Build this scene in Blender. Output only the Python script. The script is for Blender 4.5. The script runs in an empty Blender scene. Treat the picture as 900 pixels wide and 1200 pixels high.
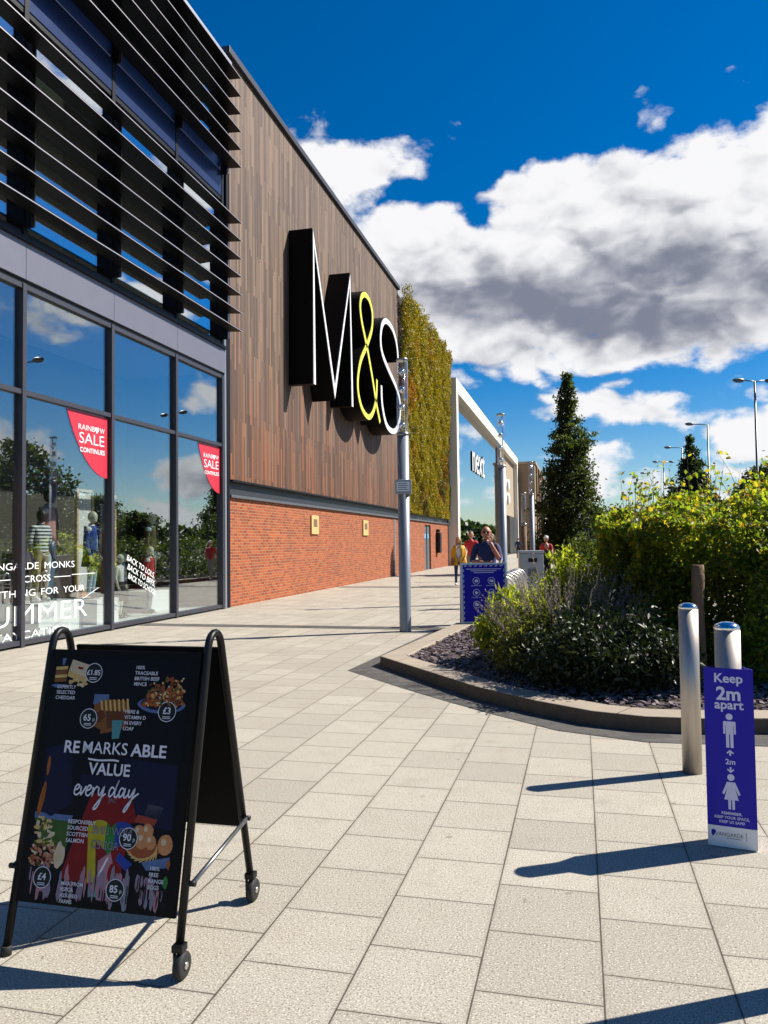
import bpy, math, random
import numpy as np
from mathutils import Vector, Matrix
random.seed(7)
RNG = np.random.default_rng(11)
R = math.radians
scene = bpy.context.scene
COL = scene.collection

# ---------------------------------------------------------------- camera
cam = bpy.data.cameras.new('camera')
cam.sensor_fit = 'VERTICAL'; cam.sensor_height = 36.0; cam.lens = 36.0*920/1200
cam.clip_start = 0.05; cam.clip_end = 3000
cam_o = bpy.data.objects.new('camera', cam); COL.objects.link(cam_o)
YAW = math.atan(229/920.); PIT = R(2.29); ROLL = R(0.7)
fw = Vector((-math.sin(YAW)*math.cos(PIT), math.cos(YAW)*math.cos(PIT), math.sin(PIT)))
r0 = Vector((math.cos(YAW), math.sin(YAW), 0)); u0 = r0.cross(fw)
rr = r0*math.cos(ROLL) - u0*math.sin(ROLL); uu = rr.cross(fw)
cam_o.matrix_world = Matrix(((rr.x, uu.x, -fw.x, 0), (rr.y, uu.y, -fw.y, 0), (rr.z, uu.z, -fw.z, 1.5), (0, 0, 0, 1)))
scene.camera = cam_o

# ---------------------------------------------------------------- node helper
class NT:
    def __init__(s, tree): s.t = tree
    def n(s, typ, **kw):
        nd = s.t.nodes.new(typ)
        for k, v in kw.items(): setattr(nd, k, v)
        return nd
    def link(s, a, b): s.t.links.new(a, b)
    def put(s, sock, v):
        if v is None: return
        if isinstance(v, bpy.types.NodeSocket): s.link(v, sock)
        elif isinstance(v, (tuple, list)) and len(v) == 3 and sock.type == 'RGBA': sock.default_value = (*v, 1)
        else: sock.default_value = v
    def m(s, op, a, b=None, c=None, clamp=False):
        nd = s.n('ShaderNodeMath', operation=op); nd.use_clamp = clamp
        s.put(nd.inputs[0], a); s.put(nd.inputs[1], b); s.put(nd.inputs[2], c)
        return nd.outputs[0]
    def mix(s, f, a, b, blend='MIX'):
        nd = s.n('ShaderNodeMix', data_type='RGBA', blend_type=blend)
        s.put(nd.inputs[0], f); s.put(nd.inputs[6], a); s.put(nd.inputs[7], b)
        return nd.outputs[2]
    def noise(s, vec, scale, detail=3, rough=.5, dist=0., w=None):
        nd = s.n('ShaderNodeTexNoise')
        s.put(nd.inputs['Vector'], vec); nd.inputs['Scale'].default_value = scale
        nd.inputs['Detail'].default_value = detail; nd.inputs['Roughness'].default_value = rough
        nd.inputs['Distortion'].default_value = dist
        return nd.outputs['Fac']
    def ramp(s, f, a, b):      # smooth step from a to b
        nd = s.n('ShaderNodeMapRange', interpolation_type='SMOOTHSTEP')
        s.put(nd.inputs[0], f); nd.inputs[1].default_value = a; nd.inputs[2].default_value = b
        return nd.outputs[0]
    def xyz(s, v):
        nd = s.n('ShaderNodeSeparateXYZ'); s.put(nd.inputs[0], v); return nd.outputs
    def comb(s, x, y, z=0.):
        nd = s.n('ShaderNodeCombineXYZ')
        s.put(nd.inputs[0], x); s.put(nd.inputs[1], y); s.put(nd.inputs[2], z); return nd.outputs[0]

# ---------------------------------------------------------------- sky, sun, exposure
SUN = Vector((.975, .552, 1.08)).normalized()
SUN_EL = math.asin(SUN.z); SUN_AZ = math.atan2(SUN.x, SUN.y)
SKY_STRENGTH = 0.05
world = bpy.data.worlds.new('World'); scene.world = world
world.use_nodes = True
w = NT(world.node_tree); world.node_tree.nodes.clear()
sky = w.n('ShaderNodeTexSky', sky_type='NISHITA'); sky.sun_disc = False
sky.sun_elevation = SUN_EL; sky.sun_rotation = SUN_AZ
sky.altitude = 200; sky.air_density = 1.0; sky.dust_density = 0.4; sky.ozone_density = 4.0
hsv = w.n('ShaderNodeHueSaturation'); hsv.inputs['Saturation'].default_value = 1.55; hsv.inputs['Value'].default_value = 1.25
hsv.inputs['Hue'].default_value = 0.505
w.link(sky.outputs[0], hsv.inputs['Color'])
dirv = w.n('ShaderNodeTexCoord').outputs['Generated']
dx, dy, dz = w.xyz(dirv)
az = w.m('MULTIPLY', w.m('ARCTAN2', dx, dy), 180/math.pi)
el = w.m('MULTIPLY', w.m('ARCSINE', dz), 180/math.pi)
# cloud banks: (azimuth, elevation, half width, half height, weight) in degrees
CLOUDS = [(-17.0, 25.8, 6.5, 3.2, 1.08), (-9.0, 28.3, 2.6, 1.3, .56), (-13, 21.5, 7, 4, .9), (10.0, 25.6, 5.5, 2.3, .80), (6.0, 28.2, 3.2, 1.3, .50), (20, 22, 6, 4, .6),
          (4.3, 8.9, 7.6, 1.6, .98), (-7.2, 7.6, 2.8, 1.8, .84), (1.8, 4.2, 4.6, 2.1, 1.02), (11.5, 7.6, 4.2, 2.2, .98), (10.2, 4.6, 3.2, 1.0, .78),
          (-7.2, 11.3, 2.6, 1.1, .80), (3.6, 10.8, 2.2, .7, .56), (9.5, 2.6, 3, .9, .66), (14, 2.5, 5, 1.4, .7),
          (42, 7.2, 4.5, 2.8, .95), (28, 5.2, 4.5, 1.7, .9), (38, 15.5, 5.0, 2.0, .75), (32, 17.0, 5, 1.6, .75), (26.0, 11.0, 2.6, 1.6, .75),
          (30, 2.6, 8, 1.2, .8), (37, 29, 8, 4, .8), (27, 25, 6, 3, .7), (52, 12, 10, 5, .8), (-40, 15, 14, 5, .7), (75, 20, 14, 6, .8), (110, 18, 20, 7, .8),
          (-90, 20, 25, 8, .7), (170, 20, 25, 8, .7), (-140, 25, 20, 6, .6)]
BANK = [(1.0, 19.0, 25, 7.0, 1.15)]
HOLES = [(-6.4, 22.9, 1.3, 1.2, .62), (-12.0, 25.0, 1.8, .7, .40), (-5.0, 25.6, 5, 1.2, .30)]
GREYS = [(3.0, 16.6, 17, 4.2, 1.25), (14, 17, 9, 4, .5), (4.3, 8.2, 7, 1.0, .35), (36, 5.8, 9, 1.8, .9), (27.5, 5.0, 7, 1.2, .7), (-7.5, 7.0, 3, 1, .3), (1.8, 3.4, 4, 1.2, .4), (38, 15, 4, 1, .5)]
wn_ = w.n('ShaderNodeTexNoise'); w.put(wn_.inputs['Vector'], dirv); wn_.inputs['Scale'].default_value = 9; wn_.inputs['Detail'].default_value = 4
wc = w.xyz(wn_.outputs['Color'])
az = w.m('ADD', az, w.m('MULTIPLY', w.m('SUBTRACT', wc[0], .5), 7.0)); el = w.m('ADD', el, w.m('MULTIPLY', w.m('SUBTRACT', wc[1], .5), 5.5))
def blobs(lst, combine='MAXIMUM', power=1):
    tot = None
    for a, e, ra, re, wt in lst:
        dxx = w.m('DIVIDE', w.m('SUBTRACT', az, a), ra); dyy = w.m('DIVIDE', w.m('SUBTRACT', el, e), re)
        d2 = w.m('ADD', w.m('MULTIPLY', dxx, dxx), w.m('MULTIPLY', dyy, dyy))
        for _ in range(power-1): d2 = w.m('MULTIPLY', d2, d2)
        g = w.m('MULTIPLY', w.m('POWER', 2.0, w.m('MULTIPLY', d2, -1.0)), wt)
        tot = g if tot is None else w.m(combine, tot, g)
    return tot
env = w.m('SUBTRACT', w.m('MAXIMUM', blobs(CLOUDS), blobs(BANK, power=3)), blobs(HOLES))
cv = w.comb(dx, dy, w.m('MULTIPLY', dz, 1.7))
n1 = w.noise(cv, 8.0, 10, .57, .1)
n2 = w.noise(cv, 30.0, 8, .66, .25)
def puff(v):
    vo = w.n('ShaderNodeTexVoronoi', feature='F1'); w.put(vo.inputs['Vector'], v); vo.inputs['Scale'].default_value = 11
    vo.inputs['Detail'].default_value = 2; vo.inputs['Roughness'].default_value = .55
    return vo.outputs['Distance']
warp = w.n('ShaderNodeTexNoise'); w.put(warp.inputs['Vector'], cv); warp.inputs['Scale'].default_value = 12; warp.inputs['Detail'].default_value = 5
wv = w.n('ShaderNodeVectorMath', operation='MULTIPLY_ADD'); w.link(warp.outputs['Color'], wv.inputs[0]); wv.inputs[1].default_value = (.09, .09, .09); w.put(wv.inputs[2], cv)
pf = puff(wv.outputs[0])
fb = w.m('ADD', w.m('MULTIPLY', n1, .72), w.m('MULTIPLY', n2, .28))
den = w.m('ADD', w.m('ADD', env, w.m('MULTIPLY', w.m('SUBTRACT', fb, .5), 1.75)), w.m('MULTIPLY', w.m('SUBTRACT', .45, pf), .45))
cover = w.ramp(den, .27, .58)
# thicker, shaded undersides: same noise sampled a little towards the sun
cv2 = w.comb(w.m('ADD', dx, .022), dy, w.m('MULTIPLY', w.m('ADD', dz, .022), 1.7))
n1b = w.noise(cv2, 8.0, 10, .57, .1)
wv2 = w.n('ShaderNodeVectorMath', operation='ADD'); w.link(wv.outputs[0], wv2.inputs[0]); wv2.inputs[1].default_value = (.018, 0, .03)
relief = w.m('ADD', w.m('MULTIPLY', w.m('SUBTRACT', n1b, n1), .9), w.m('MULTIPLY', w.m('SUBTRACT', pf, puff(wv2.outputs[0])), .6))
grey = w.ramp(w.m('ADD', w.m('MULTIPLY', blobs(GREYS), w.m('ADD', w.m('MULTIPLY', w.noise(cv, 3.0, 3, .5), .8), .36)), relief), .08, 1.15)
ccol = w.mix(grey, (1.0, 1.0, 1.02), (.23, .25, .33))
CLOUD_GAIN = 11.0
cg = w.n('ShaderNodeVectorMath', operation='SCALE'); w.link(ccol, cg.inputs[0]); cg.inputs['Scale'].default_value = CLOUD_GAIN
skycol = w.mix(cover, hsv.outputs[0], cg.outputs[0])
bg = w.n('ShaderNodeBackground'); w.link(skycol, bg.inputs[0]); bg.inputs[1].default_value = SKY_STRENGTH
w.link(bg.outputs[0], w.n('ShaderNodeOutputWorld').inputs[0])

sun = bpy.data.lights.new('sun', 'SUN'); sun.energy = 5.0; sun.angle = R(.5); sun.color = (1.0, .94, .84)
sun_o = bpy.data.objects.new('sun', sun); COL.objects.link(sun_o)
sun_o.rotation_euler = SUN.to_track_quat('Z', 'Y').to_euler(); sun_o.location = (30, 20, 40)
vs = scene.view_settings
vs.view_transform = 'Standard'; vs.look = 'None'; vs.gamma = 1; vs.use_curve_mapping = False; vs.exposure = 0.78
scene.cycles.max_bounces = 10; scene.cycles.transparent_max_bounces = 24; scene.cycles.glossy_bounces = 4
scene.cycles.diffuse_bounces = 2; scene.cycles.caustics_reflective = False; scene.cycles.caustics_refractive = False
scene.cycles.use_denoising = True

# ---------------------------------------------------------------- materials
MATS = {}
def newmat(name):
    m = bpy.data.materials.new(name); m.use_nodes = True
    nt = NT(m.node_tree); b = m.node_tree.nodes['Principled BSDF']
    MATS[name] = m
    return m, nt, b
def mat(name, col, rough=.5, metal=0., var=.12, scale=9., bump=0., bscale=60., spec=.5, coat=0.):
    if name in MATS: return MATS[name]
    m, nt, b = newmat(name)
    tc = nt.n('ShaderNodeTexCoord').outputs['Object']
    f = nt.noise(tc, scale, 4, .6)
    dark = tuple(c*(1-var) for c in col); lite = tuple(min(1, c*(1+var)) for c in col)
    nt.link(nt.mix(f, dark, lite), b.inputs['Base Color'])
    f2 = nt.noise(tc, scale*3.1, 3, .6)
    nt.link(nt.m('ADD', nt.m('MULTIPLY', f2, rough*.3), rough*.85), b.inputs['Roughness'])
    b.inputs['Metallic'].default_value = metal
    b.inputs['Specular IOR Level'].default_value = spec
    b.inputs['Coat Weight'].default_value = coat
    if bump:
        bp = nt.n('ShaderNodeBump'); bp.inputs['Strength'].default_value = bump; bp.inputs['Distance'].default_value = .01
        nt.link(nt.noise(tc, bscale, 4, .6), bp.inputs['Height']); nt.link(bp.outputs[0], b.inputs['Normal'])
    return m
def leafmat(name, stops, trans=.35, patch=None, rough=.45, refl=.55, thru=2.1):
    """leaf colours picked per leaf from a ramp; optional object space patches of another colour"""
    m, nt, b = newmat(name)
    at = nt.n('ShaderNodeAttribute', attribute_name='rnd'); at.attribute_type = 'GEOMETRY'
    rp = nt.n('ShaderNodeValToRGB'); e = rp.color_ramp.elements
    while len(e) < len(stops): e.new(.5)
    for i, c in enumerate(stops): e[i].position = i/(len(stops)-1); e[i].color = (*c, 1)
    nt.link(at.outputs['Fac'], rp.inputs[0]); col = rp.outputs[0]
    if patch:
        tc = nt.n('ShaderNodeTexCoord').outputs['Object']
        for c, sc, lo, hi in patch:
            col = nt.mix(nt.m('MULTIPLY', nt.ramp(nt.noise(tc, sc, 3, .6), lo, hi), .85), col, c)
    b.inputs['Roughness'].default_value = rough; b.inputs['Specular IOR Level'].default_value = .35
    nt.link(nt.mix(1., col, (refl, refl, refl), 'MULTIPLY'), b.inputs['Base Color'])
    tr = nt.n('ShaderNodeBsdfTranslucent'); nt.link(nt.mix(1., col, (thru, thru, thru*.5), 'MULTIPLY'), tr.inputs[0])
    mx = nt.n('ShaderNodeMixShader'); mx.inputs[0].default_value = trans
    nt.link(b.outputs[0], mx.inputs[1]); nt.link(tr.outputs[0], mx.inputs[2])
    nt.link(mx.outputs[0], m.node_tree.nodes['Material Output'].inputs[0])
    return m
def glassmat(name, tint, refl0, refl1, rough=0.0, wob=0.):
    m, nt, b = newmat(name)
    m.node_tree.nodes.remove(b)
    t = nt.n('ShaderNodeBsdfTransparent'); t.inputs[0].default_value = (*tint, 1)
    g = nt.n('ShaderNodeBsdfGlossy'); g.inputs['Roughness'].default_value = rough; g.inputs[0].default_value = (.93, .97, 1, 1)
    if wob:
        tc = nt.n('ShaderNodeTexCoord').outputs['Object']
        bp = nt.n('ShaderNodeBump'); bp.inputs['Strength'].default_value = wob; bp.inputs['Distance'].default_value = .01
        nt.link(nt.noise(tc, .9, 1, .4), bp.inputs['Height']); nt.link(bp.outputs[0], g.inputs['Normal'])
    lw = nt.n('ShaderNodeLayerWeight'); lw.inputs[0].default_value = .5
    f = nt.m('ADD', refl0, nt.m('MULTIPLY', nt.m('POWER', lw.outputs['Facing'], 2.2), refl1-refl0), clamp=True)
    mx = nt.n('ShaderNodeMixShader'); nt.link(f, mx.inputs[0]); nt.link(t.outputs[0], mx.inputs[1]); nt.link(g.outputs[0], mx.inputs[2])
    nt.link(mx.outputs[0], m.node_tree.nodes['Material Output'].inputs[0])
    return m
glassmat('shop_glass', (.95, .99, .985), .15, .80, 0, .04)
glassmat('upper_glass', (.72, .78, .78), .50, .95, 0, .06)
glassmat('far_glass', (.55, .7, .72), .55, .95, 0, .10)
glassmat('tube_glass', (.93, .96, .98), .05, .8)

def brick_nodes(nt, u, v, bw, rh, mortar, offset=.5):
    bt = nt.n('ShaderNodeTexBrick', offset=offset)
    nt.link(nt.comb(u, v), bt.inputs['Vector']); bt.inputs['Scale'].default_value = 1
    bt.inputs['Brick Width'].default_value = bw; bt.inputs['Row Height'].default_value = rh
    bt.inputs['Mortar Size'].default_value = mortar; bt.inputs['Mortar Smooth'].default_value = .2
    bt.inputs['Bias'].default_value = 0
    return bt
def mk_brick():
    m, nt, b = newmat('red_brick')
    tc = nt.n('ShaderNodeTexCoord').outputs['Object']; x, y, z = nt.xyz(tc)
    bt = brick_nodes(nt, nt.m('ADD', x, y), z, .225, .075, .0075)
    bt.inputs['Color1'].default_value = (.40, .088, .018, 1); bt.inputs['Color2'].default_value = (.17, .032, .012, 1)
    bt.inputs['Mortar'].default_value = (.38, .25, .14, 1)
    st = nt.noise(tc, 1.3, 5, .6); fine = nt.noise(tc, 40, 3, .6)
    c = nt.mix(nt.m('MULTIPLY', st, .35), bt.outputs[0], (.27, .065, .02), 'MIX')
    c = nt.mix(.5, c, nt.mix(fine, (.6, .6, .6), (1.3, 1.25, 1.2)), 'MULTIPLY')
    nt.link(c, b.inputs['Base Color']); b.inputs['Roughness'].default_value = .85
    bp = nt.n('ShaderNodeBump'); bp.inputs['Strength'].default_value = .6; bp.inputs['Distance'].default_value = .008; bp.invert = True
    nt.link(bt.outputs['Fac'], bp.inputs['Height']); nt.link(bp.outputs[0], b.inputs['Normal'])
mk_brick()
def mk_timber():
    m, nt, b = newmat('timber_boards')
    tc = nt.n('ShaderNodeTexCoord').outputs['Object']; x, y, z = nt.xyz(tc)
    yy = nt.m('ADD', x, y)
    bt = brick_nodes(nt, z, yy, 2.3, .085, .004, .37)
    bt.offset_frequency = 3; bt.squash = .7; bt.squash_frequency = 2
    bt.inputs['Color1'].default_value = (0, 0, 0, 1); bt.inputs['Color2'].default_value = (1, 1, 1, 1); bt.inputs['Mortar'].default_value = (.5, .5, .5, 1)
    grain = nt.noise(nt.comb(nt.m('MULTIPLY', yy, 26), nt.m('MULTIPLY', z, .9), 0.), 1., 5, .65)
    # weathering: silvered boards above, redder unbleached boards in the shelter lower down
    wz = nt.m('ADD', nt.m('MULTIPLY', nt.noise(nt.comb(nt.m('MULTIPLY', yy, 2.2), nt.m('MULTIPLY', z, .35)), 1., 3, .6), 5.5), z)
    silver = nt.ramp(wz, 5.6, 10.5)
    rp = nt.n('ShaderNodeValToRGB'); e = rp.color_ramp.elements
    e[0].position = 0; e[0].color = (.062, .026, .013, 1); e[1].position = 1; e[1].color = (.20, .115, .07, 1)
    e2 = e.new(.4); e2.color = (.105, .044, .02, 1); e3 = e.new(.75); e3.color = (.14, .066, .034, 1); e4 = e.new(.88); e4.color = (.27, .085, .026, 1)
    nt.link(bt.outputs[0], rp.inputs[0])
    rp2 = nt.n('ShaderNodeValToRGB'); e = rp2.color_ramp.elements
    e[0].position = 0; e[0].color = (.062, .038, .028, 1); e[1].position = 1; e[1].color = (.22, .150, .105, 1)
    e2 = e.new(.5); e2.color = (.125, .082, .060, 1)
    nt.link(bt.outputs[0], rp2.inputs[0])
    c = nt.mix(silver, rp.outputs[0], rp2.outputs[0])
    c = nt.mix(.75, c, nt.mix(grain, (.34, .315, .29), (1.5, 1.36, 1.20)), 'MULTIPLY')
    c = nt.mix(nt.m('MULTIPLY', bt.outputs['Fac'], .8), c, (.02, .012, .008))
    nt.link(c, b.inputs['Base Color']); b.inputs['Roughness'].default_value = .7
    bp = nt.n('ShaderNodeBump'); bp.inputs['Strength'].default_value = .5; bp.inputs['Distance'].default_value = .01; bp.invert = True
    nt.link(nt.m('ADD', bt.outputs['Fac'], nt.m('MULTIPLY', grain, -.4)), bp.inputs['Height']); nt.link(bp.outputs[0], b.inputs['Normal'])
mk_timber()
def mk_paving():
    m, nt, b = newmat('granite_slabs')
    tc = nt.n('ShaderNodeTexCoord').outputs['Object']; x, y, z = nt.xyz(tc)
    P = .42
    cx = nt.m('DIVIDE', nt.m('SUBTRACT', x, .045), P); ci = nt.m('FLOOR', cx); fx = nt.m('FRACT', cx)
    half = nt.m('MULTIPLY', nt.m('MODULO', nt.m('ADD', ci, 400.), 2.), .5)
    jit = nt.n('ShaderNodeTexWhiteNoise', noise_dimensions='1D'); nt.link(ci, jit.inputs['W'])
    cy = nt.m('ADD', nt.m('ADD', nt.m('DIVIDE', nt.m('SUBTRACT', y, .358), P), half), nt.m('MULTIPLY', nt.m('SUBTRACT', jit.outputs[0], .5), .10))
    cyi = nt.m('FLOOR', cy); fy = nt.m('FRACT', cy)
    wn = nt.n('ShaderNodeTexWhiteNoise', noise_dimensions='2D'); nt.link(nt.comb(ci, cyi), wn.inputs['Vector'])
    ex = nt.m('MINIMUM', fx, nt.m('SUBTRACT', 1., fx)); ey = nt.m('MINIMUM', fy, nt.m('SUBTRACT', 1., fy))
    wob = nt.m('MULTIPLY', nt.noise(tc, 14, 3, .6), .006)
    jx = nt.m('LESS_THAN', ex, nt.m('ADD', nt.m('MULTIPLY', nt.noise(tc, .9, 3, .6), .011), nt.m('ADD', wob, -.001))); jy = nt.m('LESS_THAN', ey, nt.m('ADD', wob, .0040))
    joint = nt.m('MAXIMUM', jx, jy)
    sp = nt.noise(tc, 135, 2, .7); sp2 = nt.noise(tc, 62, 2, .7); big = nt.noise(tc, .8, 5, .6); mid = nt.noise(tc, 6, 5, .65)
    base = nt.mix(wn.outputs[0], (.345, .318, .262), (.44, .408, .337))
    base = nt.mix(nt.m('MULTIPLY', nt.ramp(mid, .35, .75), .35), base, (.33, .28, .22))
    base = nt.mix(nt.m('MULTIPLY', nt.ramp(big, .45, .75), .25), base, (.30, .265, .215))
    c = nt.mix(nt.m('MULTIPLY', nt.ramp(sp, .55, .66), .9), base, (.12, .09, .07))
    c = nt.mix(nt.m('MULTIPLY', nt.ramp(sp, .44, .32), .85), c, (.74, .69, .60))
    c = nt.mix(nt.m('MULTIPLY', nt.ramp(sp2, .58, .70), .6), c, (.17, .135, .105))
    stain = nt.m('MULTIPLY', nt.ramp(nt.noise(tc, 1.7, 6, .7, .6), .56, .74), .38)
    c = nt.mix(stain, c, (.21, .18, .14))
    drips = nt.m('MULTIPLY', nt.ramp(nt.noise(tc, 9.0, 2, .5), .73, .76), .45)
    c = nt.mix(drips, c, (.16, .135, .11))
    edge = nt.m('MULTIPLY', nt.ramp(nt.m('MINIMUM', ex, ey), .05, .0), nt.m('MULTIPLY', nt.noise(tc, 5, 4, .6), .55))
    c = nt.mix(edge, c, (.20, .17, .13))
    vg = nt.n('ShaderNodeTexVoronoi', feature='F1'); nt.link(tc, vg.inputs['Vector']); vg.inputs['Scale'].default_value = 2.3
    gum = nt.m('MULTIPLY', nt.m('LESS_THAN', nt.m('ADD', vg.outputs['Distance'], nt.m('MULTIPLY', nt.noise(tc, 60, 2, .5), .03)), .055), .55)
    c = nt.mix(gum, c, (.16, .14, .12))
    spots = nt.noise(tc, 23, 2, .5)
    c = nt.mix(nt.m('MULTIPLY', nt.ramp(spots, .74, .78), .5), c, (.08, .07, .06))
    c = nt.mix(nt.m('MULTIPLY', joint, .9), c, (.055, .042, .032))
    nt.link(c, b.inputs['Base Color']); b.inputs['Roughness'].default_value = .75; b.inputs['Specular IOR Level'].default_value = .3
    bp = nt.n('ShaderNodeBump'); bp.inputs['Strength'].default_value = .5; bp.inputs['Distance'].default_value = .004
    nt.link(nt.m('SUBTRACT', nt.m('MULTIPLY', sp, .4), joint), bp.inputs['Height']); nt.link(bp.outputs[0], b.inputs['Normal'])
mk_paving()
def mk_setts():
    m, nt, b = newmat('dark_setts')
    tc = nt.n('ShaderNodeTexCoord').outputs['Object']; x, y, z = nt.xyz(tc)
    bt = brick_nodes(nt, nt.m('ADD', x, nt.m('MULTIPLY', y, .4)), nt.m('SUBTRACT', y, nt.m('MULTIPLY', x, .4)), .2, .1, .004)
    bt.inputs['Color1'].default_value = (.055, .05, .047, 1); bt.inputs['Color2'].default_value = (.10, .092, .082, 1); bt.inputs['Mortar'].default_value = (.035, .03, .028, 1)
    c = nt.mix(.6, bt.outputs[0], nt.mix(nt.noise(tc, 120, 3, .7), (.5, .5, .5), (1.5, 1.5, 1.5)), 'MULTIPLY')
    nt.link(c, b.inputs['Base Color']); b.inputs['Roughness'].default_value = .8
mk_setts()
def mk_kerb():
    m, nt, b = newmat('granite_kerb')
    tc = nt.n('ShaderNodeTexCoord').outputs['Object']; x, y, z = nt.xyz(tc)
    sp = nt.noise(tc, 110, 4, .75); big = nt.noise(tc, 3, 5, .6)
    base = nt.mix(big, (.27, .215, .16), (.40, .345, .27))
    c = nt.mix(nt.m('MULTIPLY', nt.ramp(sp, .58, .68), .8), base, (.10, .075, .06))
    j = nt.m('LESS_THAN', nt.m('ABSOLUTE', nt.m('SUBTRACT', nt.m('FRACT', nt.m('DIVIDE', nt.m('SUBTRACT', x, nt.m('MULTIPLY', y, .5)), .9)), .5)), .006)
    c = nt.mix(j, c, (.05, .04, .03))
    nt.link(c, b.inputs['Base Color']); b.inputs['Roughness'].default_value = .75
mk_kerb()

mat('asphalt', (.055, .053, .05), .9, 0, .3, 2, .4, 200)
mat('soil', (.045, .032, .022), .95, 0, .4, 6, .8, 40)
mat('kerb_face_shaded', (.13, .085, .055), .85, 0, .5, 9, .8, 35)  # kerb fronts: rusty brown, also darkened to paint in their shade
mat('slate', (.155, .115, .125), .6, 0, .45, 14, .2, 60)
mat('frame_grey', (.045, .045, .058), .42, .2, .08)
mat('spandrel_grey', (.155, .155, .195), .4, .2, .06, 2)
mat('black_metal', (.006, .006, .007), .42, 0, .2, spec=.25)
mat('louvre_metal', (.007, .007, .008), .4, 0, .2, spec=.25)
mat('fin_sun_paint', (.55, .50, .52), .35, .6, .1)  # pale colour stands in for sun catching the blade fronts
mat('blue_panel', (.022, .042, .12), .3, .5, .12, 1.2)
mat('coping_metal', (.42, .43, .46), .38, .6, .08)
mat('black_cladding', (.006, .006, .012), .6, 0, .2, spec=.15)
mat('band_metal', (.045, .048, .058), .45, .3, .1)
mat('pole_metal', (.23, .25, .28), .42, .35, .07, 3)
mat('box_grey', (.30, .32, .34), .5, .1, .08)
mat('steel', (.60, .57, .53), .3, 1., .08, 20)
mat('steel_dark', (.25, .25, .26), .35, .9, .1)
mat('chrome', (.75, .76, .78), .12, 1., .04)
mat('cream_wall', (.74, .70, .62), .7, 0, .08, 1.5)
mat('beige_side', (.36, .28, .19), .75, 0, .1, 1.5)
mat('brown_render', (.25, .17, .10), .8, 0, .12, 1.2)
mat('pale_cladding', (.55, .58, .62), .5, .1, .08, .6)
mat('white', (.80, .80, .80), .45, 0, .04)
mat('white_trim', (.82, .82, .82), .35, 0, .02)
mat('yellow_trim', (.80, .80, .06), .35, 0, .03)
mat('sign_black', (.003, .003, .0035), .45, 0, .1, spec=.1)
mat('interior_floor', (.62, .62, .60), .5, 0, .06)
mat('interior_wall', (.075, .062, .052), .8, 0, .12, .7)
mat('interior_ceiling', (.25, .25, .25), .8)
mat('blind_cream', (.62, .60, .42), .8, 0, .05)
mat('light_wood', (.55, .36, .20), .55, 0, .15, 3)
mat('orange_print', (.62, .17, .03), .6, 0, .1)
mat('tan_print', (.55, .25, .11), .6, 0, .3, 1.1)
mat('sale_red', (.50, .022, .045), .45, 0, .04)
mat('vinyl_white', (.80, .83, .83), .5, 0, .02)
mat('plaque_sand', (.55, .40, .16), .6, 0, .1)
mat('door_grey', (.10, .115, .13), .5, .1, .08)
mat('notice_blue', (.15, .40, .62), .5)
mat('sign_blue', (.014, .009, .36), .5, 0, .03, 2, spec=.25)
mat('sign_white', (.78, .78, .80), .45, 0, .02)
mat('sign_lilac', (.62, .60, .80), .45, 0, .02)
mat('alu', (.62, .63, .66), .35, .7, .05)
mat('board_black', (.004, .004, .004), .6, 0, .2, spec=.12)
mat('poster_ink', (.004, .004, .007), .5, 0, .3, 5, spec=.12)
mat('rubber', (.012, .012, .012), .7)
mat('post_timber', (.17, .10, .055), .85, 0, .4, 7, .6, 30)
mat('bark', (.10, .075, .05), .9, 0, .3, 9, .8, 40)
mat('stem', (.13, .10, .06), .8, 0, .3, 9)
mat('lamp_grey', (.16, .17, .18), .4, .5, .1)

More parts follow.
